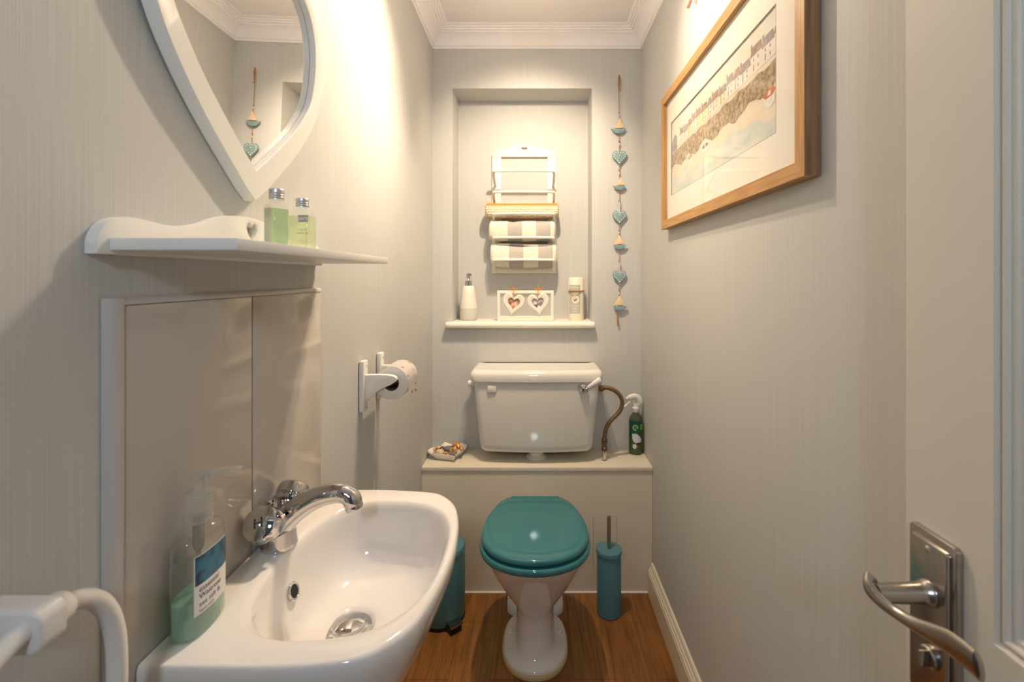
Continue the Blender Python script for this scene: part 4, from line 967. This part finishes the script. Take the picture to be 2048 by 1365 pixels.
# heart mirror ---------------------------------------------------------------------------
MYC, MZ0 = .694, H + .116
rightside = [(0, .0), (.025, .018), (.050, .040), (.086, .072), (.119, .104), (.150, .139), (.176, .175), (.197, .218), (.212, .262), (.219, .305), (.214, .348), (.196, .388), (.166, .420), (.128, .438), (.088, .440), (.050, .425), (.020, .400), (0, .375)]
inside = [(0, .047), (.024, .066), (.052, .090), (.084, .118), (.115, .148), (.140, .178), (.159, .205), (.170, .235), (.1765, .270), (.1775, .300), (.172, .335), (.156, .366), (.130, .387), (.098, .396), (.068, .390), (.040, .372), (.016, .348), (0, .328)]
def sym(h, k=5):
    L = [(p.x, p.y) for p in cr([(a, b, 0) for a, b in h], k)]; return L + [(-a, b) for a, b in L[::-1][1:-1]]
tilt = math.tan(R(1.2))
def PM(u, v, d): return Vector((XL + .0008 + d + v * tilt, MYC + u, MZ0 + v))
t = thing('heart_mirror', (XL, MYC, MZ0), 'large white wooden heart shaped mirror on the wall above the shelf', 'mirror')
OO, II = sym(rightside), sym(inside)
def sc_(L, k, c=(0, .23)): return [(c[0] + (a - c[0]) * k, c[1] + (b - c[1]) * k) for a, b in L]
bm = nb(); TH = .0175
loftring(bm, [[PM(a, b, d) for a, b in L] for L, d in ((OO, 0), (OO, TH - .002), (sc_(OO, .9925), TH), (sc_(II, 1.008), TH), (II, TH - .001), (II, .0055), (sc_(II, 1.04), .0055), (sc_(II, 1.04), 0))])
put('frame', bm, 'white', t, sharp=40)
bm = nb(); G_ = sc_(II, 1.035); bm.faces.new([bm.verts.new(PM(a, b, .0052)) for a, b in G_]); f_ = bm.faces[:] if False else None
bmesh.ops.recalc_face_normals(bm, faces=bm.faces[:])
bm.faces.ensure_lookup_table()
if bm.faces[0].normal.x < 0: bmesh.ops.reverse_faces(bm, faces=bm.faces[:])
e = bmesh.ops.extrude_face_region(bm, geom=bm.faces[:]); bmesh.ops.translate(bm, verts=[v for v in e['geom'] if isinstance(v, bmesh.types.BMVert)], vec=(-.003, 0, 0))
put('mirror_glass', bm, 'mirror', t, smooth=False)

# toilet roll holder -----------------------------------------------------------------------
t = thing('toilet_roll_holder', (XL, 1.21, H - .275), 'white wooden two-bracket toilet roll holder on the wall beyond the basin', 'toilet roll holder')
for y in (1.142, 1.268):
    bm = nb(); box(bm, XL + .0005, XL + .0135, y, y + .030, H - .340, H - .212, .003); br_ = put('bracket', bm, 'white', t)
    arm = [(-.4325, -.2475), (-.400, -.2468), (-.374, -.2475), (-.361, -.2500), (-.354, -.2545), (-.3525, -.2600), (-.356, -.2655), (-.3677, -.2730), (-.384, -.2795), (-.399, -.2880), (-.412, -.2970), (-.4233, -.3080), (-.4325, -.3190)]
    bm = nb(); slab(bm, [(a, H + b) for a, b in arm], lambda u, v, d: (u, y + .008 + .014 - d, v), 0, .014, .0015); put('arm', bm, 'white', br_, sharp=30)
    for zz in (-.226, -.330):
        bm = nb(); lathe(bm, (XL + .0135, y + .019, H + zz), [(.003, 0), (.0028, .0008), (.0001, .0012)], (1, 0, 0), 12); put('screw', bm, mat('pinkish_screw_cap', (.62, .50, .45), .5), br_)
bm = nb(); lathe(bm, (-.371, 1.165, H - .2605), [(.0068, 0), (.0068, .110)], (0, 1, 0), 20); put('spindle', bm, 'white', t)
rm_ = mat('printed_toilet_tissue', (.86, .82, .79), .9, spec=.1); nt = rm_.node_tree
vo = nt.nodes.new('ShaderNodeTexVoronoi'); vo.inputs['Scale'].default_value = 48
vo2 = nt.nodes.new('ShaderNodeTexNoise'); vo2.inputs['Scale'].default_value = 28; vo2.inputs['Detail'].default_value = 1
tcn = nt.nodes['Texture Coordinate']; nt.links.new(tcn.outputs['Object'], vo.inputs[0]); nt.links.new(tcn.outputs['Object'], vo2.inputs[0])
nn = nt.nodes.new('ShaderNodeTexNoise'); nn.inputs['Scale'].default_value = 260; nt.links.new(tcn.outputs['Object'], nn.inputs[0])
sm = nt.nodes.new('ShaderNodeMath'); sm.operation = 'MULTIPLY_ADD'; nt.links.new(nn.outputs[0], sm.inputs[0]); sm.inputs[1].default_value = .22; nt.links.new(vo.outputs[0], sm.inputs[2])
lt = nt.nodes.new('ShaderNodeMath'); lt.operation = 'LESS_THAN'; lt.inputs[1].default_value = .31; nt.links.new(sm.outputs[0], lt.inputs[0])
rc2 = nt.nodes.new('ShaderNodeValToRGB'); rc2.color_ramp.interpolation = 'CONSTANT'; rc2.color_ramp.elements[0].color = (.45, .10, .06, 1); rc2.color_ramp.elements[1].position = .5; rc2.color_ramp.elements[1].color = (.75, .36, .13, 1)
nt.links.new(vo2.outputs[0], rc2.inputs[0])
mx = nt.nodes.new('ShaderNodeMix'); mx.data_type = 'RGBA'; mx.inputs[6].default_value = (.86, .82, .79, 1); nt.links.new(rc2.outputs[0], mx.inputs[7]); nt.links.new(lt.outputs[0], mx.inputs[0]); nt.links.new(mx.outputs[2], nt.nodes['Principled BSDF'].inputs['Base Color'])
ax, az, y0, y1 = -.371, H - .2725, 1.168, 1.264
t = thing('toilet_roll', (ax, (y0 + y1) / 2, az), 'white toilet roll with small red and orange print, its end hanging loose', 'toilet roll')
bm = nb(); pts = [(.0195, y0), (.0200, y0), (.041, y0), (.0425, y0 + .001), (.0425, y1 - .001), (.041, y1), (.0195, y1)]
n = 56; loftring(bm, [[Vector((ax + r * math.cos(2 * math.pi * i / n), y, az + r * math.sin(2 * math.pi * i / n))) for i in range(n)] for r, y in pts])
roll = put('roll', bm, mat('tissue_side', (.80, .77, .73), .95, spec=.1, bump=((1, 1, 1), 200, .4, .001)), t, sharp=50)
bm = nb(); loftring(bm, [[Vector((ax + r * math.cos(2 * math.pi * i / n), y, az + r * math.sin(2 * math.pi * i / n))) for i in range(n)] for r, y in ((.0185, y0 - .0005), (.0194, y0 - .0005), (.0194, y1 + .0005), (.0185, y1 + .0005))]); put('cardboard_tube', bm, mat('cardboard', (.20, .12, .07), .9), roll)
bm = nb()    # outer sheet wrapping over the top and hanging down to a torn point
rows = []
path = [(ax + .0432 * math.cos(R(a)), az + .0432 * math.sin(R(a)), 0, 0) for a in range(200, 5, -8)]
for k in range(9):
    q = k / 8; path.append((ax + .0434 + .001 * math.sin(q * 3), az - .004 - .066 * q, 0, q))
for x, z, _, q in path:
    a0 = y0 + .0005 + (.000 if q < .1 else .000) ; a1 = y1 - .0005
    if q > .25: a1 = a1 - ((q - .25) / .75) ** 1.3 * .088
    rows.append([Vector((x, a0 + (a1 - a0) * i / 6, z)) for i in range(7)])
loft(bm, rows, False, False, closed=False); bmesh.ops.solidify(bm, geom=bm.faces[:], thickness=.0006)
put('loose_sheet', bm, rm_, roll, sharp=60)

# ================================================================== RIGHT WALL
FY0, FY1, FZ0, FZ1, FD = .7245, 1.552, H + .162, H + .605, .0275
t = thing('framed_harbour_print', (XR, (FY0 + FY1) / 2, FZ0), 'oak framed watercolour print of harbour cottages and moored boats', 'picture')
MW = .0270; P = onright()
def mould(name, pts, m, ms=None):   # mitred moulding length
    bm = nb(); a = [P(u, v, .0008) for u, v in pts]; b = [P(u, v, FD) for u, v in pts]
    va = [bm.verts.new(p) for p in a]; vb = [bm.verts.new(p) for p in b]
    bm.faces.new(va); bm.faces.new(vb)
    for i in range(4):
        f = bm.faces.new((va[i], va[(i + 1) % 4], vb[(i + 1) % 4], vb[i]))
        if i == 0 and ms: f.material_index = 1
    return put(name, bm, [m] + ([ms] if ms else []), t, smooth=False)
mould('frame_rail', [(FY0, FZ0), (FY1, FZ0), (FY1 - MW, FZ0 + MW), (FY0 + MW, FZ0 + MW)], 'oak')
mould('frame_rail', [(FY1, FZ1), (FY0, FZ1), (FY0 + MW, FZ1 - MW), (FY1 - MW, FZ1 - MW)], 'oak')
mould('frame_stile', [(FY0, FZ1), (FY0, FZ0), (FY0 + MW, FZ0 + MW), (FY0 + MW, FZ1 - MW)], 'oakv', 'oakside')
mould('frame_stile', [(FY1, FZ0), (FY1, FZ1), (FY1 - MW, FZ1 - MW), (FY1 - MW, FZ0 + MW)], 'oakv')
AY0, AY1, AZ0, AZ1 = .832, 1.480, H + .2645, H + .5020
bm = nb(); slab(bm, [(FY0 + .02, FZ0 + .02), (FY1 - .02, FZ0 + .02), (FY1 - .02, FZ1 - .02), (FY0 + .02, FZ1 - .02)], P, .0135, .0155, holes=[[(AY0, AZ0), (AY1, AZ0), (AY1, AZ1), (AY0, AZ1)]]); mt_ = put('mount', bm, 'mount', t, smooth=False)
e = .0012; bm = nb(); slab(bm, [(AY0 - .0001, AZ0 - .0001), (AY1 + .0001, AZ0 - .0001), (AY1 + .0001, AZ1 + .0001), (AY0 - .0001, AZ1 + .0001)], P, .0134, .0157, holes=[[(AY0 + e, AZ0 + e), (AY1 - e, AZ0 + e), (AY1 - e, AZ1 - e), (AY0 + e, AZ1 - e)]]); put('bevel_edge', bm, 'mountcut', mt_, smooth=False)
bm = nb(); box(bm, XR - .0190, XR - .0175, FY0 + .021, FY1 - .021, FZ0 + .021, FZ1 - .021); put('glazing', bm, 'glass', t, smooth=False)
# the watercolour: a sheet with flat washes on it
AW, AH = AY1 - AY0, AZ1 - AZ0
def PA(u, v, d): return (XR - .0125 - d, AY1 - u * AW, AZ0 + v * AH)    # u 0..1 from the far end, v 0..1 up
def wash(name, c1, c2, ns=30, lo=.35, hi=.65, sc=(1, 1, 1)): return mat(name, c1, .85, spec=.1, vary=(sc, ns, c2, lo, hi))
AM = [wash('sky_wash', (.80, .74, .60), (.70, .74, .72), 9), wash('shore_wash', (.80, .66, .46), (.74, .70, .62), 14, sc=(1, 1, 3)), wash('sea_wash', (.52, .62, .60), (.70, .70, .62), 14, sc=(1, 1, 3)),
      wash('quay_wash', (.24, .17, .095), (.54, .43, .29), 110), wash('lane_wash', (.60, .54, .44), (.72, .64, .50), 30), wash('white_house_wash', (.82, .78, .72), (.76, .71, .64), 60), wash('cream_house_wash', (.78, .67, .43), (.82, .73, .52), 60),
      wash('pink_house_wash', (.78, .62, .52), (.80, .68, .58), 60), wash('grey_roof_wash', (.32, .29, .29), (.44, .40, .38), 60), wash('brown_roof_wash', (.33, .25, .20), (.45, .35, .28), 60), wash('dark_mark', (.16, .13, .12), (.24, .18, .15), 80), wash('red_mark', (.55, .17, .08), (.60, .28, .14), 80), wash('boat_white', (.86, .84, .80), (.74, .73, .72), 80), wash('chimney_wash', (.50, .30, .20), (.42, .30, .24), 60)]
bm = nb()
def ap(pts, mi, d): 
    f = bm.faces.new([bm.verts.new(PA(u, v, d)) for u, v in pts]); f.material_index = mi
ap([(0, .60), (1, .60), (1, 1), (0, 1)], 0, .0); ap([(0, 0), (1, 0), (1, .60), (0, .60)], 1, .0)
sh = [(i / 20, .20 + .05 * math.sin(i * .55) + .03 * math.sin(i * 1.9)) for i in range(21)]
ap([(0, 0), (1, 0)] + sh[::-1], 2, .00010)
rq = random.Random(5)
qt = [(i / 40, .585 + .012 * math.sin(i * 1.3)) for i in range(41)]; qb = [(i / 40, .36 + .03 * math.sin(i * .8) + rq.uniform(-.01, .01) + (.03 if 15 < i < 19 else 0) + .10 * max(0, i / 40 - .7)) for i in range(41)]
ap(qb + qt[::-1], 3, .00015)
ap([(0, .56), (.3, .585), (.6, .60), (1, .62), (1, .68), (.6, .645), (.3, .63), (0, .62)], 4, .00020)
for a, b in ((.15, .02), (.5, .025), (.8, .02)): ap([(a, .575), (a + .05, .58), (a + .10, .60), (a + .03, .60)], 4, .00021)
# dark shed at the far end
ap([(.0, .56), (.085, .575), (.085, .75), (.05, .80), (.0, .72)], 8, .00024)
for k in range(4): ap([(.012 + k * .018, .60), (.018 + k * .018, .60), (.018 + k * .018, .66), (.012 + k * .018, .66)], 10, .00026)
u = .125; k = 0
base = lambda u: .60 + .035 * u
while u < 1.0:
    w = rq.uniform(.045, .075); w = min(w, 1 - u); tall = rq.choice([.10, .12, .13]) + .035 * (u > .8)
    b0, b1 = base(u), base(u + w); wm = [5, 5, 6, 5, 6, 6, 7, 7, 6, 5, 5, 5, 5, 5][k % 14]; rm2 = [9, 8, 9, 8, 9, 9, 8, 9, 8, 8][k % 10]
    ap([(u, b0), (u + w, b1), (u + w, b1 + tall), (u, b0 + tall)], wm, .00024 + .00002 * (k % 2))
    ap([(u - .003, b0 + tall - .006), (u + w + .003, b1 + tall - .006), (u + w - .006, b1 + tall + .075), (u + .008, b0 + tall + .075)], rm2, .00028 + .00002 * (k % 2))
    ap([(u + .002, b0 + tall + .05), (u + .012, b0 + tall + .05), (u + .012, b0 + tall + .105), (u + .002, b0 + tall + .105)], [13, 8, 5, 13][k % 4], .00033)
    for q in range(2):
        for r2 in range(2):
            if w > .03: 
                a = u + w * (.25 + .4 * q); c_ = b0 + tall * (.18 + .46 * r2); hh2 = .028 if not (q == 0 and r2 == 0) else .045; ww = .0045
                ap([(a, c_ - (.01 if hh2 > .03 else 0)), (a + ww, c_ - (.01 if hh2 > .03 else 0)), (a + ww, c_ + hh2), (a, c_ + hh2)], 10 if (k + q) % 5 else 11, .00036)
    u += w; k += 1
# boats
def boat(u, v, w, h, inner, mast=0):
    ap([(u - w, v + h * .5), (u - w * .6, v - h * .3), (u, v - h * .6), (u + w * .6, v - h * .4), (u + w, v + h * .5), (u + w * .5, v + h * .25), (u - w * .5, v + h * .2)], 12, .00040)
    ap([(u - w, v + h * .5), (u - w * .5, v + h * .2), (u + w * .5, v + h * .25), (u + w, v + h * .5), (u + w * .5, v + h * .85), (u - w * .4, v + h * .8)], inner, .00042)
    ap([(u - w * .3, v + h * .4), (u + w * .1, v + h * .35), (u + w * .25, v + h * .65), (u - w * .1, v + h * .7)], 12, .00044)
    if mast: ap([(u - .001, v), (u + .0015, v), (u + .0015, v + mast), (u - .001, v + mast)], 12, .00046)
boat(.955, .30, .040, .11, 11); boat(.45, .30, .036, .065, 10, .34); boat(.27, .30, .026, .075, 11); boat(.21, .34, .016, .04, 10, .12)
put('print', bm, AM, mt_, smooth=False, norm=False)
# small pink wall ornament, its point above the picture
bm = nb(); oy, oz = 1.288, H + .772
star = []
for k in range(10):
    a = R(-90 + 36 * k - 14); r2 = .060 if k % 2 == 0 else .022
    star.append((oy + .012 + r2 * math.cos(a), oz + .058 + r2 * math.sin(a)))
slab(bm, star, P, .001, .010, .003); solo('wooden_star', bm, 'pink', 'pale pink wooden star point on the wall above the framed print', 'wall ornament', (XR, oy, oz), sharp=30)

# ceiling spot bar (above the frame; it carries the bulbs) -------------------------------------
t = thing('spotlight_cluster', (-.01, 1.29, ZC), 'chrome round ceiling spotlight with four lamp heads', 'ceiling light')
bm = nb(); lathe(bm, (-.01, 1.29, ZC - .0005), [(.085, 0), (.085, -.016), (.075, -.024), (.0001, -.026)], n=40); put('ceiling_plate', bm, 'chrome', t)
EM = bpy.data.materials.new('bulb_glow'); EM.use_nodes = True; pb = EM.node_tree.nodes['Principled BSDF']; pb.inputs['Emission Color'].default_value = (1, .80, .55, 1); pb.inputs['Emission Strength'].default_value = 40
for (hx, hy), a in zip(HEADS, AIMS):
    c = Vector((hx, hy, HEADZ)); d = (Vector(a) - c).normalized()
    bm = nb(); tube(bm, [(hx, hy, ZC - .022), (hx, hy, HEADZ + .02), c - d * .02], .005, 10); st = put('stem', bm, 'chrome', t)
    bm = nb(); lathe(bm, c - d * .035, [(.010, 0), (.020, .008), (.027, .03), (.030, .055), (.0285, .055), (.024, .03), (.012, .012)], d, 28, caps=False); hd = put('lamp_head', bm, 'chrome', st)
    bm = nb(); lathe(bm, c, [(.0001, 0), (.021, .001), (.0225, .006), (.0001, .007)], d, 24); put('bulb', bm, EM, hd)
